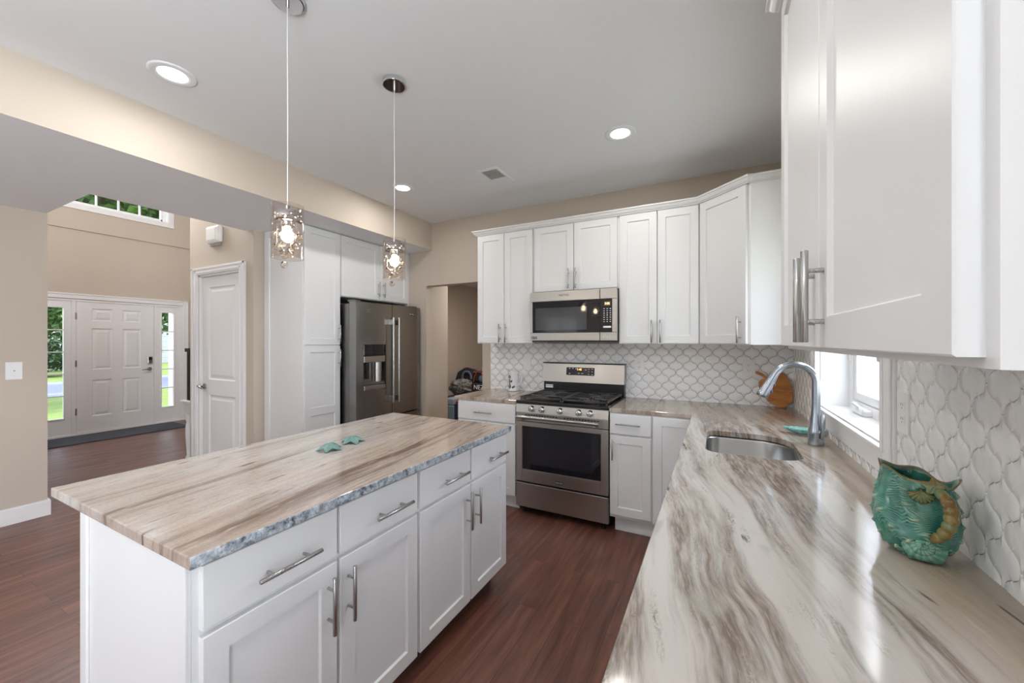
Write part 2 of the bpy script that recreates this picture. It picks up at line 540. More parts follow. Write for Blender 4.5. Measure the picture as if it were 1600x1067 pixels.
def paneled(mb, O, U, N, w_, h_, th, panels, style='shaker', bev=0.0015):
    """slab front facing N with sunk panels; O = lower corner of the BACK plane"""
    p = lambda u, z, d: P3(O, U, N, u, z, d)
    rect = lambda u0, u1, z0, z1, d: [p(u0, z0, d), p(u1, z0, d), p(u1, z1, d), p(u0, z1, d)]

    def ring(a, b):
        mb.add(a + b, [(i, (i + 1) % 4, 4 + (i + 1) % 4, 4 + i) for i in range(4)])
    back = rect(0, w_, 0, h_, 0)
    mb.add(back, [(3, 2, 1, 0)])
    r1 = rect(0, w_, 0, h_, th - bev); r2 = rect(bev, w_ - bev, bev, h_ - bev, th)
    ring(back, r1); ring(r1, r2)
    us = sorted({bev, w_ - bev, *[q for a in panels for q in a[:2]]}); zs = sorted({bev, h_ - bev, *[q for a in panels for q in a[2:]]})
    for i in range(len(us) - 1):
        for j in range(len(zs) - 1):
            uc, zc = (us[i] + us[i + 1]) / 2, (zs[j] + zs[j + 1]) / 2
            if any(a[0] < uc < a[1] and a[2] < zc < a[3] for a in panels): continue
            mb.add(rect(us[i], us[i + 1], zs[j], zs[j + 1], th), [(0, 1, 2, 3)])
    steps = {'shaker': [(0, 0), (0.004, -0.009)],
             'raised': [(0, 0), (0.010, -0.010), (0.026, -0.010), (0.052, -0.002)],
             'sunk': [(0, 0), (0.014, -0.010)]}[style]
    for a in panels:
        prev = None
        for ins, dp in steps:
            r = rect(a[0] + ins, a[1] - ins, a[2] + ins, a[3] - ins, th + dp)
            if prev: ring(prev, r)
            prev = r
        mb.add(prev, [(0, 1, 2, 3)])
    return mb


XB = -2.872          # kitchen-side face of the dropped beam
CZ, LZ = 2.743, 2.436
W_ = MT['wall']; T_ = MT['trim']
f = MB(); f.box(-9.0, -3.6, -0.06, 0.9, 7.2, 0.0); struct(f, 'floor', MT['floor'])
struct(holed('x', 0.511, 0.69, -3.42, 3.64, 0, 2.80, [(1.745, 2.72, 1.045, 2.16), (-2.0, -0.86, 0.1, 2.36)]), 'wall_right', W_)
struct(holed('y', 3.525, 3.64, -3.9, 0.69, 0, 2.80, [(-2.95, -2.195, -0.1, 2.037)]), 'wall_back', W_)
REAR = [(-4.1, -3.1, 0.9, 2.1), (-1.85, -0.85, 0.9, 2.1)]
struct(holed('y', -3.42, -3.30, -4.95, 0.69, 0, 2.80, REAR), 'wall_rear', W_)
struct(holed('x', -4.92, -4.80, -3.42, 1.068, 0, 2.60, [(-2.7, -1.1, 0.6, 2.3)]), 'wall_left', W_)
f = MB(); f.box(XB - 0.0, -3.42, CZ, 0.69, 3.64, CZ + 0.08); struct(f, 'ceiling', MT['ceiling'])
f = MB(); f.box(-4.95, -3.42, LZ, XB - 0.004, 1.06, CZ + 0.08); f.box(-3.9, 1.06, LZ, XB - 0.004, 3.525, CZ + 0.08); struct(f, 'ceiling_lower', MT['ceiling'])
f = MB(); f.box(XB - 0.004, -3.30, LZ, XB, 3.525, CZ); struct(f, 'wall_header', W_)
# foyer
DOORHOLE = (1.765, 3.475, -0.1, 2.035)
WINHOLE = (1.985, 3.25, 3.45, 5.0)
struct(holed('x', -8.60, -8.45, 0.9, 5.0, 0, 5.6, [DOORHOLE, WINHOLE]), 'wall_foyer_front', W_)
struct(holed('x', -8.45, -8.425, 1.0, 5.0, 3.065, 5.6, [(1.985, 3.25, 3.45, 5.0)]), 'wall_foyer_upper', W_)
struct(holed('y', 0.94, 1.06, -8.45, -3.9, LZ + 0.002, 5.6), 'wall_foyer_loft', W_)
struct(holed('y', 0.94, 1.06, -8.45, -4.92, 0, LZ + 0.002), 'wall_foyer_left', W_)
struct(holed('y', 4.9, 5.0, -8.45, -4.85, 0, 5.6), 'wall_foyer_right', W_)
struct(holed('x', -3.9, -3.8, 1.06, 2.1, CZ + 0.08, 5.6), 'wall_foyer_balcony', W_)
f = MB(); f.box(-8.6, 0.94, 5.55, -3.8, 5.0, 5.65); struct(f, 'ceiling_foyer', MT['ceiling'])
CLX0, CLX1 = -4.775, -4.005
struct(holed('y', 2.10, 2.20, -4.95, -3.79, 0, 5.6, [(CLX0, CLX1, -0.1, 2.085)]), 'wall_closet', W_)
struct(holed('x', -4.95, -4.85, 2.20, 4.9, 0, 5.6), 'wall_closet_side', W_)
struct(holed('x', -3.90, -3.80, 2.20, 3.525, 0, LZ), 'wall_alcove', W_)
# mudroom behind the opening
struct(holed('y', 3.84, 3.94, -4.24, -2.96, 0, 2.5), 'wall_mudroom_near', W_)
struct(holed('x', -3.06, -2.96, 3.64, 3.84, 0, 2.5), 'wall_mudroom_stub', W_)
struct(holed('x', -4.24, -4.14, 3.94, 6.9, 0, 2.5), 'wall_mudroom_left', W_)
struct(holed('x', -1.5, -1.4, 3.64, 6.9, 0, 2.5), 'wall_mudroom_right', W_)
struct(holed('y', 6.9, 7.0, -4.24, -1.4, 0, 2.5), 'wall_mudroom_back', W_)
f = MB(); f.box(-4.24, 3.64, LZ, -1.4, 7.0, LZ + 0.1); struct(f, 'ceiling_mudroom', MT['ceiling'])


def baseboard(name, pts, h=0.125, t=0.015):
    """pts: list of (x0,y0,x1,y1) boxes in plan"""
    mb = MB()
    for x0, y0, x1, y1 in pts:
        mb.box(x0, y0, 0, x1, y1, h - 0.022, 0.0)
        cx = 0.006
        mb.box(x0 + (cx if abs(x1 - x0) < 0.05 and x0 < x1 else 0) * 0, y0, h - 0.022, x1, y1, h - 0.010)
        mb.box(min(x0, x1) + 0.003, min(y0, y1) + 0.003, h - 0.010, max(x0, x1) - 0.003, max(y0, y1) - 0.003, h)
    return struct(mb, name, T_)


baseboard('baseboard_left', [(-4.80, -3.3, -4.785, 1.083), (-4.92, 1.068, -4.80, 1.083)])
baseboard('baseboard_back', [(-3.02, 3.51, -2.952, 3.525)])
baseboard('baseboard_closet', [(-4.95, 2.085, -4.87, 2.10), (-3.91, 2.085, -3.79, 2.10)])
baseboard('baseboard_rear', [(-4.785, -3.30, 0.511, -3.285)])
baseboard('baseboard_foyer', [(-8.45, 1.06, -8.435, 1.68), (-8.45, 3.56, -8.435, 4.9)])

# rear windows (behind the viewer): frame, bars and pane
for i, h in enumerate(REAR):
    fr = MB()
    x0, x1, z0, z1 = h
    t = 0.06
    fr.box(x0, -3.40, z0, x0 + t, -3.33, z1); fr.box(x1 - t, -3.40, z0, x1, -3.33, z1)
    fr.box(x0 + t, -3.40, z0, x1 - t, -3.33, z0 + t); fr.box(x0 + t, -3.40, z1 - t, x1 - t, -3.33, z1)
    fr.box(x0 + t, -3.39, (z0 + z1) / 2 - 0.025, x1 - t, -3.34, (z0 + z1) / 2 + 0.025)
    fr.box((x0 + x1) / 2 - 0.02, -3.385, z0 + t, (x0 + x1) / 2 + 0.02, -3.345, z1 - t)
    wd = struct(fr, 'window_%d' % (i + 3), T_)
    pn = MB(); pn.box(x0 + t, -3.367, z0 + t, x1 - t, -3.363, z1 - t)
    pn.build('pane', MT['pane'], wd)
    cs = MB()
    cs.box(x0 - 0.08, -3.30, z0 - 0.08, x0, -3.28, z1 + 0.08); cs.box(x1, -3.30, z0 - 0.08, x1 + 0.08, -3.28, z1 + 0.08)
    cs.box(x0, -3.30, z1, x1, -3.28, z1 + 0.08); cs.box(x0, -3.30, z0 - 0.08, x1, -3.28, z0)
    cs.build('casing', T_, wd)
    bl = MB()
    for k in range(20):
        z = z0 + 0.09 + k * (z1 - z0 - 0.14) / 20
        bl.prism([(x0 + 0.065, -3.345, z), (x0 + 0.065, -3.320, z + 0.036), (x0 + 0.065, -3.318, z + 0.034), (x0 + 0.065, -3.343, z - 0.002)], (x1 - x0 - 0.13, 0, 0))
    bl.build('blind', T_, wd)

for i, (xa, xb, xi, y0, y1, z0, z1) in enumerate(((0.56, 0.64, 0.511, -2.0, -0.86, 0.1, 2.36), (-4.90, -4.82, -4.80, -2.7, -1.1, 0.6, 2.3))):  # side windows added out of view to hold the fill lamps
    t = 0.06
    fr = MB()
    fr.box(xa, y0, z0, xb, y0 + t, z1); fr.box(xa, y1 - t, z0, xb, y1, z1); fr.box(xa, y0 + t, z0, xb, y1 - t, z0 + t); fr.box(xa, y0 + t, z1 - t, xb, y1 - t, z1)
    fr.box(xa + 0.01, (y0 + y1) / 2 - 0.03, z0 + t, xb - 0.01, (y0 + y1) / 2 + 0.03, z1 - t)
    wd = struct(fr, 'window_%d' % (i + 5), T_)
    pn = MB(); pn.box((xa + xb) / 2 - 0.002, y0 + t, z0 + t, (xa + xb) / 2 + 0.002, y1 - t, z1 - t); pn.build('pane', MT['pane'], wd)
    cs = MB(); q = 0.018 if xi < 0 else -0.018
    for a, b, c, d in ((y0 - 0.08, y0, z0 - 0.08, z1 + 0.08), (y1, y1 + 0.08, z0 - 0.08, z1 + 0.08), (y0, y1, z1, z1 + 0.08), (y0, y1, z0 - 0.08, z0)):
        cs.box(xi, a, c, xi + q, b, d)
    cs.build('casing', T_, wd)

# ---------------------------------------------------------------- kitchen sink window
# window_1: deep jamb, casing, two casement sashes, crank
Y0, Y1, Z0, Z1 = 1.745, 2.72, 1.045, 2.16
fr = MB()
fr.box(0.635, Y0, Z0, 0.685, Y0 + 0.045, Z1); fr.box(0.635, Y1 - 0.045, Z0, 0.685, Y1, Z1)
fr.box(0.635, Y0 + 0.045, Z0, 0.685, Y1 - 0.045, Z0 + 0.05); fr.box(0.635, Y0 + 0.045, Z1 - 0.05, 0.685, Y1 - 0.045, Z1)
fr.box(0.635, 2.21, Z0 + 0.05, 0.685, 2.26, Z1 - 0.05)
win = struct(fr, 'window_1', T_)
jm = MB()
jm.box(0.511, Y1 - 0.003, Z0, 0.635, Y1 - 0.001, Z1); jm.box(0.511, Y0 + 0.001, Z0, 0.635, Y0 + 0.003, Z1)
jm.box(0.511, Y0, Z1 - 0.003, 0.635, Y1, Z1 - 0.001); jm.box(0.511, Y0, Z0 + 0.001, 0.635, Y1, Z0 + 0.006)
jm.build('jamb', T_, win)
for y0, y1 in ((2.26, Y1 - 0.045), (Y0 + 0.045, 2.21)):
    sa = MB(); t = 0.042; z0, z1 = Z0 + 0.052, Z1 - 0.052
    sa.box(0.645, y0, z0, 0.678, y0 + t, z1, 0.003); sa.box(0.645, y1 - t, z0, 0.678, y1, z1, 0.003)
    sa.box(0.645, y0 + t, z0, 0.678, y1 - t, z0 + t, 0.003); sa.box(0.645, y0 + t, z1 - t, 0.678, y1 - t, z1, 0.003)
    so = sa.build('sash', T_, win)
    pn = MB(); pn.box(0.660, y0 + t, z0 + t, 0.664, y1 - t, z1 - t); pn.build('pane', MT['pane'], so)
hg = MB(); hg.box(0.628, Y1 - 0.028, 1.30, 0.645, Y1 - 0.014, 1.345, 0.002); hg.build('sash_lock', MT['plastic'], win)
ck = MB()
ck.box(0.600, 2.36, 1.051, 0.640, 2.53, 1.082, 0.008)
ck.tube([(0.605, 2.47, 1.085), (0.592, 2.46, 1.098), (0.588, 2.43, 1.100), (0.590, 2.38, 1.094), (0.590, 2.345, 1.086)], [0.012, 0.011, 0.009, 0.008, 0.006], 10)
ck.sphere((0.588, 2.345, 1.086), 0.011)
ck.build('crank', MT['plastic'], win)
cs = MB()
cw = 0.088
for (a, b, c, d) in ((Y1, Y1 + cw, Z0 - cw, Z1 + cw), (Y0 - cw, Y0, Z0 - cw, Z1 + cw), (Y0, Y1, Z1, Z1 + cw), (Y0, Y1, Z0 - cw, Z0)):
    cs.box(0.492, a, c, 0.511, b, d, 0.003)
bw = 0.014
for (a, b, c, d) in ((Y1, Y1 + bw, Z0 - bw, Z1 + bw), (Y0 - bw, Y0, Z0 - bw, Z1 + bw), (Y0, Y1, Z1, Z1 + bw), (Y0, Y1, Z0 - bw, Z0)):
    cs.box(0.486, a, c, 0.492, b, d, 0.002)
for (a, b, c, d) in ((Y1 + cw - bw, Y1 + cw, Z0 - cw, Z1 + cw), (Y0 - cw, Y0 - cw + bw, Z0 - cw, Z1 + cw)):
    cs.box(0.484, a, c, 0.492, b, d, 0.003)
cs.build('casing', T_, win)
va = MB()
for k in range(2):
    y0, y1 = ((1.80, 2.19), (2.28, 2.36))[k]
# white scalloped fabric edge in the right half of the window
n = 24; top = []; bot = []
for i in range(n + 1):
    y = 1.80 + 0.44 * i / n
    x = 0.612 + 0.006 * math.sin(i * 1.9)
    sc_l = abs(math.sin(PI * i / n)) ** 0.5
    top.append((x, y, 1.66)); bot.append((x, y, 1.345 - 0.055 * sc_l))
va.rings([top, bot], False, False, True)
vo = va.build('window_valance', plain('white_valance_cloth', (0.78, 0.78, 0.78), 0.9), None, False)
md = vo.modifiers.new('thick', 'SOLIDIFY'); md.thickness = 0.004
tag(vo, 'white rounded valance hanging in the window behind the sink', 'valance')

# ---------------------------------------------------------------- tile backsplashes
PX, PZ = 0.1085, 0.0575


def lantern():
    """outline of one lantern tile about its centre (half width PX/2, half height PZ)"""
    hw, hh, tip = PX / 2, PZ, 0.0036
    # edge from right node (hw - tip, 0) to top node (tip, hh), point-symmetric about its middle
    a = Vector((hw - tip, 0)); b = Vector((tip, hh)); mid = (a + b) / 2
    half = []
    dirv = (b - a).normalized(); nrm = Vector((dirv.y, -dirv.x))
    L = (mid - a).length
    for i in range(9):
        t = i / 8
        bul = 0.0068 * math.sin(PI * min(1, t * 0.98) ** 0.85)
        q = a + dirv * (L * t) + nrm * bul
        half.append(q)
    half[-1] = mid + nrm * 0.0016
    other = [mid * 2 - q for q in reversed(half)]
    e = half + other
    right_top = [(q.x, q.y) for q in e]
    pts = right_top[:]
    pts += [(-x, y) for x, y in reversed(right_top)]
    pts += [(-x, -y) for x, y in right_top]
    pts += [(x, -y) for x, y in reversed(right_top)]
    return pts


LAN = lantern()


def offset_poly(poly, d):
    n = len(poly); out = []
    for i in range(n):
        p0 = Vector(poly[i - 1]); p1 = Vector(poly[i]); p2 = Vector(poly[(i + 1) % n])
        e1 = (p1 - p0); e2 = (p2 - p1)
        if e1.length < 1e-7: e1 = e2
        if e2.length < 1e-7: e2 = e1
        n1 = Vector((-e1.y, e1.x)).normalized(); n2 = Vector((-e2.y, e2.x)).normalized()
        m_ = (n1 + n2)
        m_ = m_.normalized() if m_.length > 1e-6 else n1
        out.append((p1.x + m_.x * d, p1.y + m_.y * d))
    return out


def dedupe(poly):
    out = []
    for p in poly:
        if not out or (abs(p[0] - out[-1][0]) + abs(p[1] - out[-1][1])) > 1e-6: out.append(p)
    if abs(out[0][0] - out[-1][0]) + abs(out[0][1] - out[-1][1]) < 1e-6: out.pop()
    return out


LAN = dedupe(LAN)
R0 = offset_poly(LAN, 0.0008); R1 = offset_poly(LAN, 0.0010); R2 = offset_poly(LAN, 0.0026)
R3 = [(x * 0.55, y * 0.55) for x, y in R2]


def backsplash(name, O, U, N, boxes, c0, label, cat='backsplash'):
    """tiles over rectangles (u0,u1,z0,z1), centred on node phase c0"""
    rnd = random.Random(3)
    allb = bmesh.new()
    mb_g = MB()
    for (u0, u1, z0, z1) in boxes:
        bm = bmesh.new()
        k0 = int((z0 - c0[1]) / PZ) - 3; k1 = int((z1 - c0[1]) / PZ) + 3
        for k in range(k0, k1):
            zc = c0[1] + k * PZ
            i0 = int((u0 - c0[0]) / PX) - 2; i1 = int((u1 - c0[0]) / PX) + 2
            for i in range(i0, i1):
                uc = c0[0] + (i + 0.5 * (k % 2)) * PX
                if uc + PX < u0 or uc - PX > u1 or zc + 2 * PZ < z0 or zc - 2 * PZ > z1: continue
                tx, tz = rnd.uniform(-1, 1) * 0.010, rnd.uniform(-1, 1) * 0.010
                rings = []
                for R, d in ((R0, 0.0), (R1, 0.0044), (R2, 0.0058), (R3, 0.0066)):
                    rings.append([bm.verts.new((uc + x, zc + y, d + (x * tx + y * tz if d > 0 else 0))) for x, y in R])
                nn = len(R0)
                for a, b in zip(rings, rings[1:]):
                    for q in range(nn):
                        fc = bm.faces.new((a[q], a[(q + 1) % nn], b[(q + 1) % nn], b[q])); fc.smooth = True
                fc = bm.faces.new(rings[-1]); fc.smooth = True
        for co, no in (((u0, 0, 0), (-1, 0, 0)), ((u1, 0, 0), (1, 0, 0)), ((0, z0, 0), (0, -1, 0)), ((0, z1, 0), (0, 1, 0))):
            bmesh.ops.bisect_plane(bm, geom=bm.verts[:] + bm.edges[:] + bm.faces[:], plane_co=co, plane_no=no, clear_outer=True)
        me = bpy.data.meshes.new('t'); bm.to_mesh(me); bm.free(); allb.from_mesh(me); bpy.data.meshes.remove(me)
        mb_g.cur = 1
        p = lambda u, z, d: P3(O, U, N, u, z, d)
        V = [p(u, z, d) for d in (0.0, 0.0034) for (u, z) in ((u0, z0), (u1, z0), (u1, z1), (u0, z1))]
        mb_g.add(V, [(3, 2, 1, 0), (4, 5, 6, 7), (0, 1, 5, 4), (1, 2, 6, 5), (2, 3, 7, 6), (3, 0, 4, 7)])
    mb_g.cur = 0
    allb.verts.index_update()
    V = [P3(O, U, N, q.co.x, q.co.y, q.co.z) for q in allb.verts]
    mb_g.add(V, [[q.index for q in fc.verts] for fc in allb.faces], True)
    allb.free()
    o = mb_g.build(name, [MT['tile'], MT['grout']], None)
    return tag(o, label, cat)


CT = 0.914
backsplash('tile_backsplash', (0, 3.5238, 0), (1, 0, 0), (0, -1, 0), [(-2.09, 0.5045, CT, 1.381)], (0.0785 - PX / 2, 1.313), 'white lantern tile backsplash behind the range, below the wall cabinets')
CWL, CWR = Y1 + cw + 0.002, Y0 - cw - 0.002
backsplash('tile_backsplash', (0.5098, 0, 0), (0, -1, 0), (-1, 0, 0),
           [(-3.5185, -CWL, CT, 1.378), (-CWL, -CWR, CT, Z0 - cw - 0.002), (-CWR, 0.9, CT, 1.381)], (-1.1975 - PX / 2, 1.314), 'white lantern tile backsplash behind the green pitcher and around the sink window')

# ---------------------------------------------------------------- entry door with side lights
ex = -8.45
ent = MB()
ent.box(-8.56, 1.765, 0.0, ex, 1.80, 2.035); ent.box(-8.56, 3.44, 0.0, ex, 3.475, 2.035); ent.box(-8.56, 1.80, 2.0, ex, 3.44, 2.035)
ent.box(-8.56, 2.115, 0.0, ex, 2.16, 2.0); ent.box(-8.56, 3.075, 0.0, ex, 3.12, 2.0)
ent.box(-8.56, 1.80, 0.0, -8.44, 3.44, 0.022)
door1 = struct(ent, 'door_1', T_)
cs = MB()
cz = 2.112
for (a, b, c, d) in ((1.688, 1.765, 0, cz), (3.475, 3.552, 0, cz), (1.765, 3.475, 2.035, cz)):
    cs.box(ex, a, c, ex + 0.018, b, d, 0.004)
for (a, b, c, d) in ((1.688, 1.708, 0, cz), (3.532, 3.552, 0, cz), (1.688, 3.552, cz - 0.02, cz)):
    cs.box(ex + 0.018, a, c, ex + 0.026, b, d, 0.003)
cs.build('casing', T_, door1)
lf = MB()
dw, dh = 0.905, 1.975
pu = [(0.165, 0.392), (0.513, 0.740)]; pz = [(0.235, 0.785), (0.945, 1.575), (1.690, 1.878)]
paneled(lf, (-8.50, 2.165, 0.024), (0, 1, 0), (1, 0, 0), dw, dh, 0.042, [(a, b, c, d) for a, b in pu for c, d in pz], 'raised')
leaf = lf.build('door_leaf', T_, door1)
for z in (0.30, 1.02, 1.73):
    h = MB(); h.box(-8.462, 2.150, z, -8.446, 2.170, z + 0.10, 0.003); h.build('hinge', MT['nickel'], leaf)
h = MB(); h.box(-8.458, 2.985, 1.03, -8.434, 3.050, 1.145, 0.006); kp = h.build('keypad', MT['nickel'], leaf)
h = MB(); h.box(-8.434, 2.995, 1.085, -8.4325, 3.040, 1.138); h.build('keypad_face', MT['black'], kp)
h = MB(); h.cyl((-8.458, 3.012, 0.94), (-8.444, 3.012, 0.94), 0.030); h.tube([(-8.444, 3.012, 0.94), (-8.405, 3.012, 0.94), (-8.40, 2.99, 0.942), (-8.40, 2.90, 0.932)], [0.011, 0.011, 0.010, 0.007], 10)
h.build('handle', MT['nickel'], leaf)
for y0, y1, g0, g1 in ((1.80, 2.115, 1.872, 2.036), (3.12, 3.44, 3.180, 3.344)):
    sl = MB(); z0, z1, gz0, gz1 = 0.022, 2.0, 0.275, 1.895
    X0, X1 = -8.50, -8.462
    sl.box(X0, y0, z0, X1, g0, z1); sl.box(X0, g1, z0, X1, y1, z1); sl.box(X0, g0, z0, X1, g1, gz0); sl.box(X0, g0, gz1, X1, g1, z1)
    sd = sl.build('sidelight', T_, door1)
    lp = MB(); e = 0.022
    for (a, b, c, d) in ((g0 - e, g0, gz0 - e, gz1 + e), (g1, g1 + e, gz0 - e, gz1 + e), (g0, g1, gz1, gz1 + e), (g0, g1, gz0 - e, gz0)):
        lp.box(X1, a, c, X1 + 0.010, b, d, 0.003)
    for k in range(1, 5):
        zz = gz0 + (gz1 - gz0) * k / 5
        lp.box(X1 - 0.012, g0, zz - 0.008, X1 + 0.004, g1, zz + 0.008)
    lp.build('glazing_bars', T_, sd)
    pn = MB(); pn.box(-8.485, g0, gz0, -8.481, g1, gz1); pn.build('pane', MT['pane'], sd)
# upper foyer window
y0, y1, z0, z1 = WINHOLE
fr = MB(); t = 0.05
fr.box(-8.55, y0, z0, -8.49, y0 + t, z1); fr.box(-8.55, y1 - t - 0.02, z0, -8.49, y1, z1); fr.box(-8.55, y0 + t, z0, -8.49, y1 - t, z0 + t); fr.box(-8.55, y0 + t, z1 - t, -8.49, y1 - t, z1)
for y in (2.136, 2.393, 2.649, 2.908):
    fr.box(-8.535, y - 0.010, z0 + t, -8.505, y + 0.010, z1 - t)
for z in (3.95, 4.45):
    fr.box(-8.534, y0 + t, z - 0.010, -8.506, y1 - t, z + 0.010)
wf = struct(fr, 'window_2', T_)
pn = MB(); pn.box(-8.522, y0 + t, z0 + t, -8.518, y1 - t, z1 - t); pn.build('pane', MT['pane'], wf)
cs = MB(); c_ = 0.085
for (a, b, c, d) in ((y0 - c_, y0, z0 - c_, z1 + c_), (y1, y1 + c_, z0 - c_, z1 + c_), (y0, y1, z1, z1 + c_), (y0, y1, z0 - c_, z0)):
    cs.box(-8.425, a, c, -8.405, b, d, 0.004)
jb = [(-8.49, y0, z0, -8.42, y0 + 0.006, z1), (-8.49, y1 - 0.006, z0, -8.42, y1, z1), (-8.49, y0, z0, -8.42, y1, z0 + 0.006)]
for q in jb: cs.box(*q)
cs.build('casing', T_, wf)
# closet door
cd = MB()
cd.box(CLX0, 2.10, 0, CLX0 + 0.018, 2.20, 2.085); cd.box(CLX1 - 0.018, 2.10, 0, CLX1, 2.20, 2.085); cd.box(CLX0, 2.10, 2.067, CLX1, 2.20, 2.085)
door2 = struct(cd, 'door_2', T_)
cs = MB(); c_ = 0.098; zt = 2.085 + 0.072
for (a, b, c, d) in ((CLX0 - c_, CLX0, 0, zt), (CLX1, CLX1 + c_, 0, zt), (CLX0, CLX1, 2.085, zt)):
    cs.box(a, 2.082, c, b, 2.10, d, 0.004)
for (a, b, c, d) in ((CLX0 - c_, CLX0 - c_ + 0.022, 0, zt), (CLX1 + c_ - 0.022, CLX1 + c_, 0, zt), (CLX0 - c_, CLX1 + c_, zt - 0.022, zt)):
    cs.box(a, 2.074, c, b, 2.082, d, 0.003)
for (a, b, c, d) in ((CLX0 - 0.03, CLX0 - 0.015, 0, 2.115), (CLX1 + 0.015, CLX1 + 0.03, 0, 2.115), (CLX0 - 0.03, CLX1 + 0.03, 2.10, 2.115)):
    cs.box(a, 2.077, c, b, 2.083, d, 0.002)
cs.build('casing', T_, door2)
lf = MB(); dw = CLX1 - CLX0 - 0.042
paneled(lf, (CLX0 + 0.021, 2.160, 0.012), (1, 0, 0), (0, -1, 0), dw, 2.052, 0.035, [(0.125, dw - 0.115, 0.20, 0.845), (0.125, dw - 0.115, 1.0, 1.945)], 'raised')
leaf = lf.build('door_leaf', T_, door2)
for z in (0.22, 1.05, 1.80):
    h = MB(); h.box(CLX1 - 0.030, 2.112, z, CLX1 - 0.012, 2.128, z + 0.09, 0.003); h.build('hinge', MT['nickel'], leaf)
h = MB(); kx, kz = CLX0 + 0.075, 0.935
h.cyl((kx, 2.125, kz), (kx, 2.112, kz), 0.030)
h.tube([(kx, 2.112, kz), (kx, 2.072, kz), (kx + 0.004, 2.068, kz)], 0.010, 10)
h.tube([(kx - 0.03, 2.070, kz + 0.008), (kx, 2.066, kz + 0.012), (kx + 0.03, 2.068, kz - 0.004), (kx + 0.055, 2.070, kz - 0.016)], [0.010, 0.011, 0.010, 0.006], 10)
h.build('handle', MT['nickel'], leaf)
# ---------------------------------------------------------------- cabinets
WH = MT['white']
ZUB, ZUT = 1.381, 2.425
FRX, FRY = 0.193, 3.207      # face-frame planes of the right and back wall cabinets


def bar_pull(name, parent, c, along, N, length, gap, base=0.0, r=0.0062, reach=0.032):
    """bar handle; c = centre on the door face, along = bar direction, N = out of the door"""
    c = Vector(c); a = Vector(along).normalized(); n = Vector(N)
    mb = MB(); b = c + n * reach
    L = length / 2
    mb.tube([b - a * L, b - a * (L - 0.001), b + a * (L - 0.001), b + a * L], [r - 0.001, r, r, r - 0.001], 14)
    for s in (-1, 1):
        mb.cyl(c + a * (s * gap / 2), b + a * (s * gap / 2), r * 0.72, n=12)
    return mb.build(name, MT['nickel'], parent)


def front(parent, kind, O, U, N, u0, u1, z0, z1, panels=True, stile=0.057, th=0.019, mid=None):
    """door or drawer front whose back lies on the frame plane through O"""
    mb = MB()
    w_, h_ = u1 - u0, z1 - z0
    if not panels: pl = []
    elif mid: pl = [(stile, w_ - stile, stile, mid[0] - z0), (stile, w_ - stile, mid[1] - z0, h_ - stile)]
    else: pl = [(stile, w_ - stile, stile, h_ - stile)]
    paneled(mb, (O[0] + U[0] * u0, O[1] + U[1] * u0, z0), U, N, w_, h_, th, pl, 'shaker', 0.002)
    return mb.build(kind, WH, parent)


def facept(O, U, N, u, z, d=0.019):
    return (O[0] + U[0] * u + N[0] * d, O[1] + U[1] * u + N[1] * d, z)


def wall_unit(x0, x1, z0, z1, split, label, hz, group=None):
    """cabinet on the back wall: carcass and two doors with bar pulls"""
    t = thing('wall_cabinet', ((x0 + x1) / 2, FRY, z0), label, 'cabinet', group)
    c = MB(); c.box(x0, FRY, z0, x1, 3.520, z1); c.build('carcass', WH, t)
    O, U, N = (0, FRY, 0), (1, 0, 0), (0, -1, 0)
    r = 0.010
    for a, b, hx in ((x0 + r, split - 0.003, split - 0.040), (split + 0.003, x1 - r, split + 0.016 if False else split + 0.024)):
        d = front(t, 'door', O, U, N, a, b, z0 + 0.006, z1 - 0.016)
        bar_pull('handle', d, facept(O, U, N, hx, (hz[0] + hz[1]) / 2), (0, 0, 1), N, hz[1] - hz[0], (hz[1] - hz[0]) * 0.58)
    return t


XA, XM0, XM1, XC = -2.05, -1.452, -0.700, -0.106
wall_unit(XA, XM0, ZUB, ZUT, -1.749, 'tall white two-door wall cabinet left of the microwave', (1.392, 1.565))
wall_unit(XM0, XM1, 1.833, ZUT, -1.076, 'short white two-door wall cabinet above the microwave', (1.850, 2.022))
wall_unit(XM1, XC, ZUB, ZUT, -0.405, 'tall white two-door wall cabinet right of the microwave', (1.392, 1.567))
# diagonal corner cabinet
t = thing('corner_wall_cabinet', (0.2, 3.2, ZUB), 'white corner wall cabinet with a diagonal door above the counter corner', 'cabinet')
Y_D = 2.915
c = MB()
c.prism([(XC, FRY, ZUB), (XC, 3.520, ZUB), (0.506, 3.520, ZUB), (0.506, Y_D, ZUB), (FRX, Y_D, ZUB)], (0, 0, ZUT - ZUB))
c.build('carcass', WH, t)
dv = Vector((FRX - XC, Y_D - FRY, 0)); DL = dv.length; dv.normalize(); dn = Vector((dv.y, -dv.x, 0))
O = (XC, FRY, 0)
d = front(t, 'door', O, dv, dn, 0.012, DL - 0.020, ZUB + 0.006, ZUT - 0.016)
bar_pull('handle', d, facept(O, dv, dn, DL - 0.058, 1.478), (0, 0, 1), dn, 0.172, 0.10)
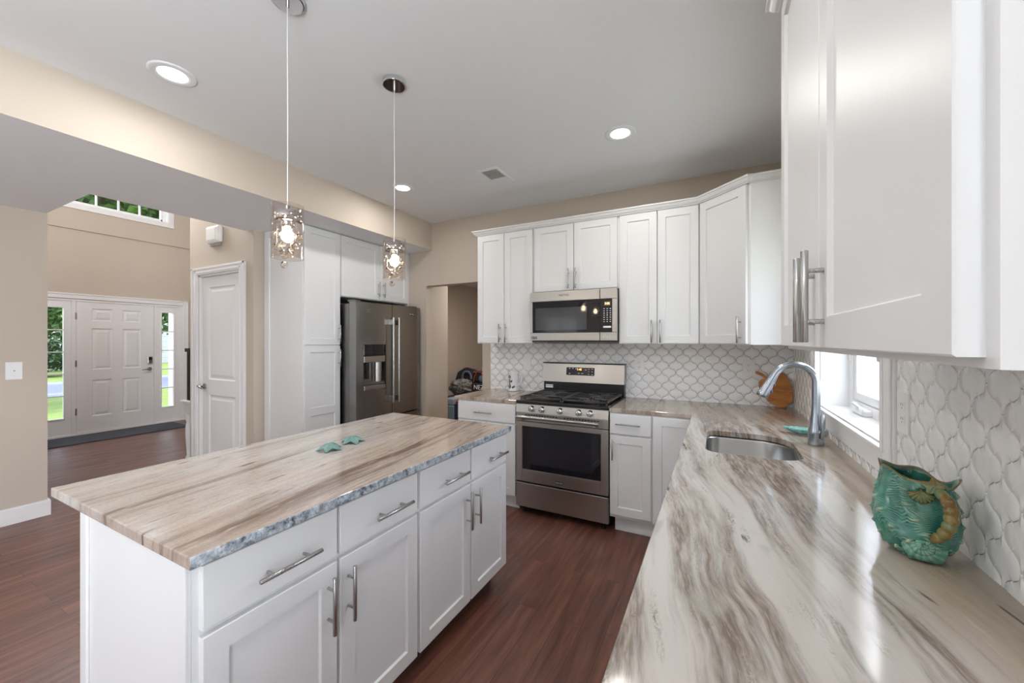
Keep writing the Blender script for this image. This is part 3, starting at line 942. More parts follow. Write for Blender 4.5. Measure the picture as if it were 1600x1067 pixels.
# near cabinet on the right wall
YN0, YN1, YNS = 0.440, 1.440, 0.938
t = thing('wall_cabinet', (FRX, 0.94, ZUB), 'large white two-door wall cabinet at the right edge, nearest the viewer', 'cabinet')
c = MB(); c.box(FRX, YN0, ZUB, 0.506, YN1, ZUT); c.build('carcass', WH, t)
O, U, N = (FRX, YN1, 0), (0, -1, 0), (-1, 0, 0)
for a, b, hu in ((0.006, YN1 - YNS - 0.0025, YN1 - 0.978), (YN1 - YNS + 0.0025, YN1 - YN0 - 0.018, YN1 - 0.900)):
    d = front(t, 'door', O, U, N, a, b, ZUB + 0.009, ZUT - 0.016)
    bar_pull('handle', d, facept(O, U, N, hu, 1.4865), (0, 0, 1), N, 0.171, 0.094, r=0.0064, reach=0.029)


def crown(name, path, label, z0=2.412, cat='molding'):
    """profile swept along a plan path; outward is to the right of travel"""
    prof = [(0.0, 0.0), (0.006, 0.0), (0.006, 0.007), (0.014, 0.010), (0.022, 0.020), (0.027, 0.030), (0.036, 0.034), (0.036, 0.044), (0.0, 0.044)]
    pts = [Vector(p) for p in path]; rings = []
    for i, p in enumerate(pts):
        d0 = (p - pts[i - 1]).normalized() if i else (pts[1] - p).normalized()
        d1 = (pts[i + 1] - p).normalized() if i < len(pts) - 1 else d0
        n0 = Vector((d0.y, -d0.x)); n1 = Vector((d1.y, -d1.x))
        m_ = (n0 + n1); m_ = m_ / max(0.2, m_.dot(n0))
        rings.append([(p.x + m_.x * a, p.y + m_.y * a, z0 + b) for a, b in prof])
    mb = MB(); mb.rings(rings, True, True, False)
    o = mb.build(name, WH)
    return tag(o, label, cat)


e = 0.0195
crown('crown_molding', [(XA, 3.515), (XA, FRY - e), (XC - 0.008, FRY - e), (FRX - e * 0.7, Y_D - e * 0.7 + 0.006), (FRX + 0.004, Y_D), (0.500, Y_D)],
      'white crown molding along the cabinet tops above the range')
crown('crown_molding', [(0.500, YN1), (FRX - e, YN1), (FRX - e, YN0 + 0.0), (0.500, YN0)], 'white crown molding on top of the near right cabinet')

# ---------------------------------------------------------------- base cabinets
TOEZ, CABT, FRB = 0.115, 0.882, 2.895
t = thing('base_cabinet', (-1.76, FRB, 0), 'white base cabinet left of the range, with one drawer', 'cabinet')
c = MB(); c.box(-2.055, FRB, TOEZ, -1.466, 3.510, CABT); c.build('carcass', WH, t)
c = MB(); c.box(-2.04, FRB + 0.055, 0, -1.47, 3.50, TOEZ); c.build('toe_kick', WH, t)
O, U, N = (0, FRB, 0), (1, 0, 0), (0, -1, 0)
d = front(t, 'drawer', O, U, N, -2.047, -1.472, 0.722, 0.872, False)
bar_pull('handle', d, facept(O, U, N, -1.772, 0.793), (1, 0, 0), N, 0.178, 0.10, r=0.005)
for a, b, hx in ((-2.047, -1.763, -1.79), (-1.758, -1.472, -1.73)):
    d = front(t, 'door', O, U, N, a, b, 0.122, 0.708)
    bar_pull('handle', d, facept(O, U, N, hx, 0.61), (0, 0, 1), N, 0.16, 0.09, r=0.005)
t = thing('base_cabinet', (-0.55, FRB, 0), 'white base cabinet right of the range, with a drawer above a door', 'cabinet')
c = MB(); c.box(-0.697, FRB, TOEZ, -0.401, 3.510, CABT); c.build('carcass', WH, t)
c = MB(); c.box(-0.672, FRB + 0.055, 0, -0.401, 3.50, TOEZ); c.build('toe_kick', WH, t)
d = front(t, 'drawer', O, U, N, -0.694, -0.408, 0.730, 0.874, False)
bar_pull('handle', d, facept(O, U, N, -0.56, 0.806), (1, 0, 0), N, 0.175, 0.10, r=0.005)
d = front(t, 'door', O, U, N, -0.694, -0.408, 0.140, 0.718)
bar_pull('handle', d, facept(O, U, N, -0.670, 0.62), (0, 0, 1), N, 0.155, 0.10, r=0.005)
t = thing('corner_base_cabinet', (-0.2, FRB, 0), 'white corner base cabinet under the sink counter, its tall door half hidden', 'cabinet')
c = MB()
c.box(-0.400, FRB, TOEZ, -0.107, 3.510, CABT); c.box(-0.107, -0.80, TOEZ, 0.505, 1.90, CABT); c.box(-0.107, 2.48, TOEZ, 0.505, 3.510, CABT)
c.box(-0.107, 1.90, TOEZ, -0.085, 2.48, CABT); c.box(-0.085, 1.90, TOEZ, 0.505, 2.48, 0.14)
c.build('carcass', WH, t)
c = MB(); c.box(-0.400, FRB + 0.055, 0, -0.05, 3.50, TOEZ); c.box(-0.05, -0.78, 0, 0.50, 3.50, TOEZ); c.build('toe_kick', WH, t)
d = front(t, 'door', O, U, N, -0.394, -0.128, 0.130, 0.874)
O2, U2, N2 = (-0.107, 2.87, 0), (0, -1, 0), (-1, 0, 0)
for a, b in ((0.37, 0.83), (0.84, 1.30), (1.32, 1.92), (1.93, 2.50)):
    d = front(t, 'door', O2, U2, N2, a, b, 0.130, 0.70)
    bar_pull('handle', d, facept(O2, U2, N2, b - 0.035, 0.60), (0, 0, 1), N2, 0.16, 0.09)
    d = front(t, 'drawer', O2, U2, N2, a, b, 0.715, 0.872, False)

# ---------------------------------------------------------------- counters


def slab(name, outline, holes, z0, z1, mats, bev=0.004, edge_fn=None, mat_edge=0):
    cu = bpy.data.curves.new(name, 'CURVE'); cu.dimensions = '2D'; cu.fill_mode = 'BOTH'
    for pl in [outline] + holes:
        sp = cu.splines.new('POLY'); sp.points.add(len(pl) - 1)
        for q, p in zip(sp.points, pl): q.co = (p[0], p[1], 0, 1)
        sp.use_cyclic_u = True
    cu.extrude = (z1 - z0) / 2 - bev; cu.bevel_depth = bev; cu.bevel_resolution = 2; cu.offset = -bev
    to = bpy.data.objects.new(name, cu); col.objects.link(to)
    bpy.context.view_layer.update()
    me = bpy.data.meshes.new_from_object(to.evaluated_get(bpy.context.evaluated_depsgraph_get()))
    bpy.data.objects.remove(to)
    me.transform(Matrix.Translation((0, 0, (z0 + z1) / 2)))
    me.materials.clear()
    for m in mats: me.materials.append(m)
    for p in me.polygons:
        p.use_smooth = False
        p.material_index = 1 if edge_fn and edge_fn(p.normal, p.center) else 0
    o = bpy.data.objects.new(name, me); col.objects.link(o)
    return o


ZC0 = 0.883
o = slab('island_countertop', [(-1.970, 0.446), (-1.0535, 0.446), (-1.0535, 2.008), (-1.970, 2.008)], [], ZC0, CT,
         [MT['granite_island'], MT['edge']], 0.004, lambda n, c: n.x > 0.5)
tag(o, 'brown and grey streaked granite countertop of the kitchen island', 'countertop')
o = slab('countertop', [(-2.090, 2.880), (-1.468, 2.880), (-1.468, 3.5235), (-2.090, 3.5235)], [], ZC0, CT, [MT['granite_tan']])
tag(o, 'small tan granite countertop left of the range, under the white mug', 'countertop')
# sink cutout: rounded D shape
SX0, SX1, SY0, SY1 = -0.045, 0.325, 1.945, 2.430


def rrect(x0, x1, y0, y1, r, n=8):
    rs = r if hasattr(r, '__len__') else (r,) * 4
    out = []
    for (cx, cy, a0), q in zip(((x1, y1, 0), (x0, y1, 90), (x0, y0, 180), (x1, y0, 270)), rs):
        sx = -1 if cx == x1 else 1; sy = -1 if cy == y1 else 1
        for k in range(n + 1):
            a = math.radians(a0 + 90 * k / n)
            out.append((cx + sx * q + q * math.cos(a), cy + sy * q + q * math.sin(a)))
    return out


hole = rrect(SX0, SX1, SY0, SY1, (0.15, 0.06, 0.06, 0.10))
o = slab('countertop', [(-0.698, 2.880), (-0.147, 2.880), (-0.147, -0.80), (0.5095, -0.80), (0.5095, 3.5235), (-0.698, 3.5235)], [hole[::-1]], ZC0, CT, [MT['granite_sink']])
tag(o, 'white, grey and tan streaked granite countertop holding the sink and green pitcher', 'countertop')
# sink bowl
mb = MB()
shapes = []
for z, g in ((ZC0 - 0.0035, -0.016), (ZC0 - 0.0035, 0.006), (ZC0 - 0.012, 0.004), (0.74, -0.004), (0.715, -0.020), (0.705, -0.045)):
    p = rrect(SX0 - g, SX1 + g, SY0 - g, SY1 + g, tuple(max(0.03, q + g) for q in (0.15, 0.06, 0.06, 0.10)))
    shapes.append([(x, y, z) for x, y in p])
shapes[0] = [(x, y, ZC0 - 0.0035) for x, y in rrect(SX0 - 0.022, SX1 + 0.022, SY0 - 0.022, SY1 + 0.022, (0.17, 0.08, 0.08, 0.12))]
mb.rings(shapes, True, False, True)
mb.add(shapes[-1], [tuple(range(len(shapes[-1])))])
so = mb.build('sink', MT['sink']); tag(so, 'stainless steel undermount sink bowl set in the granite counter', 'sink')
md = so.modifiers.new('gauge', 'SOLIDIFY'); md.thickness = 0.002; md.offset = 1
dr = MB(); dr.lathe((0.14, 2.20, 0.7055), [(0.0, 0.002), (0.018, 0.002), (0.030, 0.004), (0.042, 0.004), (0.044, 0.0005)], 24)
dr.build('drain', MT['chrome'], so)

# ---------------------------------------------------------------- island cabinets
IFX = -1.101
IY = [(0.470, 1.246), (1.248, 2.002)]
lab = ['white island base cabinet nearest the viewer, with two drawers and two doors', 'white island base cabinet nearest the range, with two drawers and two doors']
dd = [((0.484, 0.857), (0.869, 1.239)), ((1.257, 1.626), (1.638, 1.998))]
vh = [(0.823, 0.899), (1.594, 1.672)]
O, U, N = (IFX, 0, 0), (0, 1, 0), (1, 0, 0)
for i in range(2):
    y0, y1 = IY[i]
    t = thing('island_cabinet', (-1.42, (y0 + y1) / 2, 0), lab[i], 'cabinet', 'island base cabinets')
    c = MB(); c.box(-1.742, y0, TOEZ, IFX, y1, ZC0 - 0.0005); c.build('carcass', WH, t)
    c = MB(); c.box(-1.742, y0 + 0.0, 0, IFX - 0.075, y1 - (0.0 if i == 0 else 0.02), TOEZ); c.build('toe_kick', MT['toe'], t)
    for k, (a, b) in enumerate(dd[i]):
        d = front(t, 'drawer', O, U, N, a, b, 0.712, 0.868, False)
        hc = (0.689, 1.090, 1.483, 1.872)[i * 2 + k]
        bar_pull('handle', d, facept(O, U, N, hc, 0.776), (0, 1, 0), N, 0.182, 0.105)
        d = front(t, 'door', O, U, N, a, b, 0.116, 0.696)
        bar_pull('handle', d, facept(O, U, N, vh[i][k], 0.578), (0, 0, 1), N, 0.180, 0.098)
    if i == 0:
        p = MB()
        p.box(-1.742, 0.4695, 0.0, IFX - 0.002, 0.463, ZC0 - 0.001)
        p.box(-1.748, 0.463, 0.0, -1.700, 0.455, ZC0 - 0.001, 0.002)
        p.box(-1.120, 0.463, 0.0, IFX - 0.002, 0.458, ZC0 - 0.001, 0.001)
        p.build('end_panel', WH, t)

# ---------------------------------------------------------------- pantry and refrigerator surround
PFX = -3.219
t = thing('pantry_cabinet', (-3.5, 2.38, 0), 'tall white pantry cabinet between the closet door and the refrigerator', 'cabinet')
PT = LZ - 0.004
c = MB(); c.box(-3.785, 2.207, 0.10, PFX, 2.572, PT); c.box(-3.785, 2.207, 0, PFX - 0.07, 2.572, 0.10); c.build('carcass', WH, t)
p = MB(); paneled(p, (-3.785, 2.207, 0.0), (1, 0, 0), (0, -1, 0), 0.566, PT, 0.013, [(0.072, 0.552, 0.09, PT - 0.062)], 'shaker', 0.001)
p.build('side_panel', WH, t)
O, U, N = (PFX, 0, 0), (0, 1, 0), (1, 0, 0)
d = front(t, 'door', O, U, N, 2.200, 2.566, 1.372, PT - 0.006)
bar_pull('handle', d, facept(O, U, N, 2.545, 1.475), (0, 0, 1), N, 0.165, 0.10, r=0.0055)
d = front(t, 'door', O, U, N, 2.200, 2.566, 0.110, 1.362, mid=(0.735, 0.805))
bar_pull('handle', d, facept(O, U, N, 2.545, 1.245), (0, 0, 1), N, 0.165, 0.10, r=0.0055)
t = thing('wall_cabinet', (-3.5, 3.05, 1.835), 'white two-door cabinet above the stainless refrigerator', 'cabinet')
c = MB(); c.box(-3.785, 2.575, 1.835, PFX, 3.500, PT); c.build('carcass', WH, t)
for a, b, hy in ((2.583, 3.062, 3.035), (3.067, 3.494, 3.110)):
    d = front(t, 'door', O, U, N, a, b, 1.842, PT - 0.006)
    bar_pull('handle', d, facept(O, U, N, hy, 1.955), (0, 0, 1), N, 0.16, 0.10, r=0.0055)
p = MB(); p.box(-3.785, 3.502, 0, PFX + 0.012, 3.5235, PT)
o = p.build('filler_panel', WH); tag(o, 'white tall end panel between the refrigerator and the beige wall', 'panel')
# ---------------------------------------------------------------- refrigerator
ST = MT['steel']
t = thing('refrigerator', (-3.4, 3.05, 0), 'stainless steel refrigerator with double doors and a water dispenser', 'refrigerator')
FY0, FY1, FYM, FTOP, FXB, FXF = 2.590, 3.486, 3.036, 1.782, -3.115, -3.012
c = MB(); c.box(-3.78, FY0 + 0.006, 0.03, FXB, FY1 - 0.006, 1.765, 0.004); c.build('body', MT['fridge_side'], t)
c = MB(); c.box(-3.70, FY0 + 0.02, 0.0, FXB - 0.02, FY1 - 0.02, 0.03); c.build('base', MT['black'], t)
for y in (FY0 + 0.01, FY1 - 0.09):
    c = MB(); c.box(-3.14, y, 1.7825, -3.05, y + 0.08, 1.80, 0.004); c.build('hinge_cover', MT['fridge_side'], t)


def fridge_door(name, y0, y1, z0, z1, cut=None):
    """door with a gently bowed front; cut = opening (y0,y1,z0,z1) for the dispenser"""
    mb = MB()
    bow = lambda y: FXF + 0.016 * (1 - ((y - FYM) / 0.45) ** 2)
    ys = sorted({*[y0 + (y1 - y0) * k / 16 for k in range(17)], *(cut[:2] if cut else ())}); zs = sorted({z0, z1, *(cut[2:] if cut else ())})
    for j in range(len(zs) - 1):
        for i in range(len(ys) - 1):
            yc, zc = (ys[i] + ys[i + 1]) / 2, (zs[j] + zs[j + 1]) / 2
            if cut and cut[0] < yc < cut[1] and cut[2] < zc < cut[3]: continue
            mb.add([(bow(ys[i]), ys[i], zs[j]), (bow(ys[i + 1]), ys[i + 1], zs[j]), (bow(ys[i + 1]), ys[i + 1], zs[j + 1]), (bow(ys[i]), ys[i], zs[j + 1])], [(0, 1, 2, 3)], True)
    xb = FXB + 0.012
    fr = [(bow(y), y) for y in ys]
    for z, flip in ((z0, 0), (z1, 1)):
        mb.add([(x, y, z) for x, y in fr] + [(xb, y1, z), (xb, y0, z)], [tuple(range(len(fr) + 2))])
    for y in (y0, y1):
        mb.add([(bow(y), y, z0), (bow(y), y, z1), (xb, y, z1), (xb, y, z0)], [(0, 1, 2, 3)])
    mb.add([(xb, y0, z0), (xb, y1, z0), (xb, y1, z1), (xb, y0, z1)], [(0, 1, 2, 3)])
    return mb.build(name, MT['fridge'], t), bow


DC = (2.672, 2.948, 0.925, 1.372)
dl, bow = fridge_door('door', FY0, FYM - 0.003, 0.64, FTOP, DC)
dr_, _ = fridge_door('door', FYM + 0.003, FY1, 0.64, FTOP)
fz, _ = fridge_door('freezer_drawer', FY0, FY1, 0.06, 0.625)
# dispenser
xs = bow(2.81) + 0.0
c = MB()
c.box(xs - 0.085, DC[0], DC[2], xs - 0.075, DC[1], DC[3]); c.box(xs - 0.08, DC[0], DC[2], xs - 0.012, DC[0] + 0.004, DC[3]); c.box(xs - 0.08, DC[1] - 0.004, DC[2], xs - 0.004, DC[1], DC[3])
c.build('dispenser_recess', MT['fridge_side'], dl)
c = MB(); c.box(xs - 0.03, DC[0] + 0.002, 1.262, xs - 0.002, DC[1] - 0.002, DC[3] - 0.002, 0.004); cp = c.build('control_panel', MT['blackglass'], dl)
c = MB(); c.box(xs - 0.06, DC[0] + 0.002, 1.195, xs + 0.002, DC[1] - 0.002, 1.258, 0.006); c.build('dispenser_lip', ST, dl)
c = MB(); c.box(xs - 0.07, DC[0] + 0.002, DC[2], xs + 0.006, DC[1] - 0.002, DC[2] + 0.045, 0.006); c.build('drip_tray', ST, dl)
c = MB()
for y in (2.70, 2.755):
    c.box(xs - 0.07, y, 1.03, xs - 0.055, y + 0.034, 1.19, 0.004)
c.build('paddle', MT['black'], dl)
c = MB(); c.cyl((xs - 0.050, 2.885, 1.0), (xs - 0.050, 2.885, 1.195), 0.045, n=28); c.build('dispenser_column', ST, dl)
for y, D_ in ((3.000, dl), (3.078, dr_)):
    b = bow(y); c = MB(); xh = b + 0.058
    c.cyl((xh, y, 0.775), (xh, y, 1.650), 0.0105, n=18)
    for z in (0.815, 1.600):
        c.box(b - 0.002, y - 0.011, z - 0.028, xh + 0.003, y + 0.011, z + 0.028, 0.003)
    c.build('handle', MT['nickel'], D_)
for y, D_, s in ((2.735, dl, 1), (3.335, dr_, 1)):
    c = MB(); c.box(bow(y) - 0.002, y - 0.030, 1.688, bow(y) + 0.003, y + 0.030, 1.712, 0.001); bd = c.build('badge', MT['navy'] if y > 3 else MT['steel'], D_)
    lettering('badge_lettering', 'MAYTAG', 0.016, frameM((bow(y) + 0.0032, y, 1.700), (0, 1, 0), (0, 0, 1)), MT['letter'] if y > 3 else MT['navy'], bd)

# ---------------------------------------------------------------- microwave
t = thing('microwave', (-1.076, 3.3, 1.408), 'stainless over-the-range microwave with a black glass door', 'microwave')
MX0, MX1, MZ0, MZ1, MY = -1.455, -0.697, 1.408, 1.830, 3.128
c = MB(); c.box(MX0 + 0.008, MY + 0.03, MZ0 - 0.012, MX1 - 0.008, 3.518, MZ1 + 0.001); c.build('body', MT['black'], t)
XD = -0.836
d = MB()
wz0, wz1 = 1.476, 1.745
for (a, b, z0, z1) in ((MX0, XD, wz1, MZ1), (MX0, XD, MZ0, wz0), (MX0, MX0 + 0.022, wz0, wz1)):
    d.box(a, MY, z0, b, MY + 0.03, z1, 0.003)
door = d.build('door', ST, t)
d = MB(); d.box(MX0 + 0.022, MY + 0.004, wz0, XD, MY + 0.028, wz1); win = d.build('door_glass', MT['blackglass'], door)
d = MB(); d.box(-1.405, MY + 0.0028, 1.500, -0.945, MY + 0.006, 1.690); d.build('door_mesh_screen', MT['smoke'], win)
d = MB()
for (a, b, z0, z1) in ((XD + 0.002, MX1, wz1, MZ1), (XD + 0.002, MX1, MZ0, wz0), (-0.737, MX1, wz0, wz1)):
    d.box(a, MY, z0, b, MY + 0.03, z1, 0.003)
pan = d.build('control_frame', ST, t)
d = MB(); d.box(XD + 0.002, MY + 0.003, wz0, -0.737, MY + 0.02, wz1); pn = d.build('control_panel', MT['blackglass'], t)
yk = MY + 0.0028
d = MB(); d.box(-0.800, yk - 0.0006, 1.690, -0.752, yk + 0.001, 1.722); d.build('display', plain('display_window', (0.20, 0.17, 0.14), 0.2), pn)
lettering('clock_digits', '5:08', 0.022, frameM((-0.776, yk - 0.001, 1.706), (1, 0, 0), (0, 0, 1)), MT['amber'], pn, 0.0004)
for r_ in range(7):
    for q in range(3):
        d = MB(); x = -0.806 + q * 0.025; z = 1.662 - r_ * 0.0172
        d.box(x, yk - 0.0005, z, x + 0.010, yk + 0.001, z + 0.005); d.build('button', MT['letter'], pn)
d = MB(); d.box(-0.808, yk - 0.0005, 1.512, -0.745, yk + 0.001, 1.526); d.build('button', MT['letter'], pn)
d = MB(); d.box(-0.815, MY - 0.001, 1.424, -0.752, MY + 0.002, 1.455, 0.001); d.build('open_button', MT['nickel'], pan)
lettering('badge_lettering', 'MAYTAG', 0.022, frameM((-1.142, MY - 0.0004, 1.792), (1, 0, 0), (0, 0, 1)), MT['navy'], door)
d = MB(); d.box(-1.440, MY - 0.001, 1.424, -1.388, MY + 0.002, 1.444, 0.0008); bd = d.build('badge', MT['navy'], door)
lettering('badge_lettering', 'MAYTAG', 0.0115, frameM((-1.414, MY - 0.0012, 1.434), (1, 0, 0), (0, 0, 1)), MT['letter'], bd)

# ---------------------------------------------------------------- gas range
t = thing('gas_range', (-1.08, 3.2, 0), 'stainless gas range with black grates between the base cabinets', 'range')
RX0, RX1, RY = -1.459, -0.702, 2.862
c = MB(); c.box(RX0 + 0.004, RY + 0.035, 0.045, RX1 - 0.004, 3.500, 0.905); c.build('body', MT['black'], t)
for x in (RX0 + 0.05, RX1 - 0.05):
    for y in (2.93, 3.44):
        c = MB(); c.cyl((x, y, 0), (x, y, 0.05), 0.018, n=12); c.build('leg', MT['black'], t)
c = MB(); c.box(RX0, RY, 0.062, RX1, RY + 0.034, 0.256, 0.004); c.build('drawer', ST, t)
d = MB(); dz0, dz1 = 0.268, 0.752; gx0, gx1, gz0, gz1 = -1.402, -0.757, 0.368, 0.716
for (a, b, z0, z1) in ((RX0, gx0, dz0, dz1), (gx1, RX1, dz0, dz1), (gx0, gx1, gz1, dz1), (gx0, gx1, dz0, gz0)):
    d.box(a, RY, z0, b, RY + 0.034, z1, 0.002)
door = d.build('oven_door', ST, t)
d = MB(); d.box(gx0, RY + 0.003, gz0, gx1, RY + 0.03, gz1); d.build('door_glass', MT['blackglass'], door)
d = MB()
d.cyl((-1.425, RY - 0.058, 0.800), (-0.758, RY - 0.058, 0.800), 0.0135, n=20)
for x in (-1.395, -0.788): d.tube([(x, RY + 0.002, 0.775), (x, RY - 0.03, 0.790), (x, RY - 0.058, 0.800)], [0.014, 0.012, 0.010], 12)
d.build('handle', MT['nickel'], door)
d = MB(); d.box(-1.115, RY - 0.0012, 0.291, -1.052, RY + 0.002, 0.311, 0.0008); bd = d.build('badge', MT['navy'], door)
lettering('badge_lettering', 'MAYTAG', 0.013, frameM((-1.0835, RY - 0.0014, 0.301), (1, 0, 0), (0, 0, 1)), MT['letter'], bd)
c = MB(); c.box(RX0, RY + 0.004, 0.756, RX1, RY + 0.036, 0.826, 0.003); vs_ = c.build('vent_strip', ST, t)
for k in range(26):
    if k in (12, 13): continue
    c = MB(); x = -1.375 + k * 0.0235; c.box(x, RY + 0.0032, 0.803, x + 0.016, RY + 0.006, 0.813); c.build('vent_slot', MT['slot'], vs_)
c = MB(); c.prism([(RX0, RY, 0.828), (RX0, RY + 0.012, 0.893), (RX0, RY + 0.05, 0.893), (RX0, RY + 0.05, 0.828)], (RX1 - RX0, 0, 0)); cpn = c.build('control_panel', ST, t)
for x in (-1.318, -1.228, -1.076, -0.925, -0.837):
    k = MB(); yk = RY + 0.006
    k.lathe((x, yk, 0.862), [(0.0, 0.034), (0.018, 0.034), (0.0215, 0.030), (0.0215, 0.012), (0.0245, 0.008), (0.0245, -0.004)], 24, axis='y')
    kb = k.build('knob', MT['chrome'], cpn)
    k = MB(); k.box(x - 0.004, yk - 0.041, 0.845, x + 0.004, yk - 0.033, 0.880, 0.002); k.build('grip', MT['chrome'], kb)
c = MB()
c.box(RX0, RY + 0.004, 0.893, RX1, RY + 0.09, 0.922, 0.006); c.box(RX0, RY + 0.09, 0.893, RX1, 3.44, 0.918); c.box(RX0, RY + 0.09, 0.918, RX0 + 0.012, 3.44, 0.922); c.box(RX1 - 0.012, RY + 0.09, 0.918, RX1, 3.44, 0.922)
c.build('cooktop', MT['black'], t)
BUR = [(-1.285, 3.03, 0.045), (-1.285, 3.29, 0.036), (-0.875, 3.03, 0.042), (-0.875, 3.29, 0.036), (-1.08, 3.16, 0.040)]
for x, y, r in BUR:
    b = MB(); b.lathe((x, y, 0.918), [(r * 1.3, 0.0), (r * 1.25, 0.008), (r, 0.012), (r, 0.018), (r * 0.9, 0.022), (0, 0.023)], 24)
    b.build('burner', MT['iron'], t)
for gx in (RX0 + 0.016, -1.0795):
    g = MB(); gw = (RX1 - RX0) / 2 - 0.018; x0, x1, y0, y1, z = gx, gx + gw, RY + 0.045, 3.425, 0.951
    b = 0.0065
    for y in (y0, y1 - 2 * b): g.box(x0, y, z - 0.014, x1, y + 2 * b, z, 0.002)
    for x in (x0, x1 - 2 * b): g.box(x, y0, z - 0.014, x + 2 * b, y1, z, 0.002)
    g.box(x0, (y0 + y1) / 2 - b, z - 0.012, x1, (y0 + y1) / 2 + b, z, 0.002)
    # the solid-looking ribbed field with star openings over the burners
    cx = BUR[0][0] if gx < -1.2 else BUR[2][0]
    nb = 17
    for k in range(1, nb):
        x = x0 + (x1 - x0) * k / nb
        for ya, yb in ((y0, y0 + 0.075), ((y0 + y1) / 2 - 0.055, (y0 + y1) / 2 + 0.055), (y1 - 0.075, y1)):
            g.box(x - 0.004, ya, z - 0.010, x + 0.004, yb, z - 0.001)
        if abs(x - cx) > 0.055: g.box(x - 0.004, y0, z - 0.010, x + 0.004, y1, z - 0.001)
    for yc in (3.03, 3.29):
        for a in range(8):
            an = a * PI / 4
            g.tube([(cx + 0.028 * math.cos(an), yc + 0.028 * math.sin(an), z - 0.004), (cx + 0.11 * math.cos(an), yc + 0.11 * math.sin(an), z - 0.004)], 0.005, 6, True, False)
    for x in (x0 + b, x1 - b):
        for y in (y0 + b, y1 - b): g.cyl((x, y, 0.919), (x, y, z - 0.01), 0.006, n=8)
    g.build('grate', MT['iron'], t)
c = MB(); c.box(RX0 + 0.004, 3.440, 0.905, RX1 - 0.004, 3.512, 1.190, 0.004); bg = c.build('backguard', MT['black'], t)
c = MB(); c.prism([(RX0, 3.412, 1.030), (RX0, 3.438, 1.196), (RX0, 3.515, 1.196), (RX0, 3.515, 1.030)], (RX1 - RX0, 0, 0)); bf = c.build('backguard_face', ST, bg)
c = MB(); c.prism([(RX0 - 0.002, 3.434, 1.196), (RX0 - 0.002, 3.434, 1.206), (RX0 - 0.002, 3.517, 1.206), (RX0 - 0.002, 3.517, 1.196)], (RX1 - RX0 + 0.004, 0, 0)); c.build('top_cap', MT['black'], bg)
sl = (3.438 - 3.412) / 0.166
yf = lambda z: 3.412 + (z - 1.030) * sl
c = MB(); c.prism([(-1.225, yf(1.095) - 0.002, 1.095), (-1.225, yf(1.165) - 0.002, 1.165), (-1.225, yf(1.165) + 0.002, 1.165), (-1.225, yf(1.095) + 0.002, 1.095)], (0.262, 0, 0)); dp = c.build('display_panel', MT['blackglass'], bg)
up = (0, sl, 1)
lettering('clock_digits', '1:45', 0.026, frameM((-1.103, yf(1.147) - 0.0026, 1.147), (1, 0, 0), up), MT['amber'], dp, 0.0004)
for x, z, w_ in ((-1.20, 1.155, .012), (-1.17, 1.155, .012), (-1.14, 1.153, .014), (-1.20, 1.110, .014), (-1.115, 1.113, .016), (-1.085, 1.113, .02), (-1.052, 1.145, .018), (-1.020, 1.150, .012), (-0.99, 1.152, .012), (-1.020, 1.130, .012), (-0.99, 1.130, .012), (-1.020, 1.108, .012), (-0.99, 1.106, .014)):
    b = MB(); b.box(x, yf(z) - 0.0028, z - 0.0025, x + w_, yf(z) - 0.0015, z + 0.0025); b.build('button', MT['letter'], dp)
c = MB(); c.box(-1.435, 3.4385, 0.968, -1.362, 3.4402, 0.998); lb = c.build('sticker', MT['letter'], bg)
lettering('sticker_lettering', 'MAYTAG', 0.018, frameM((-1.3985, 3.4383, 0.986), (1, 0, 0), (0, 0, 1)), MT['black'], lb, 0.0003)

# ---------------------------------------------------------------- pendants and ceiling lights
PEND = [((-1.480, 0.946), 'left hanging clear glass pendant lamp, nearer, over the island middle'), ((-1.476, 1.512), 'right hanging clear glass pendant lamp, farther, over the far island end')]
proto = None


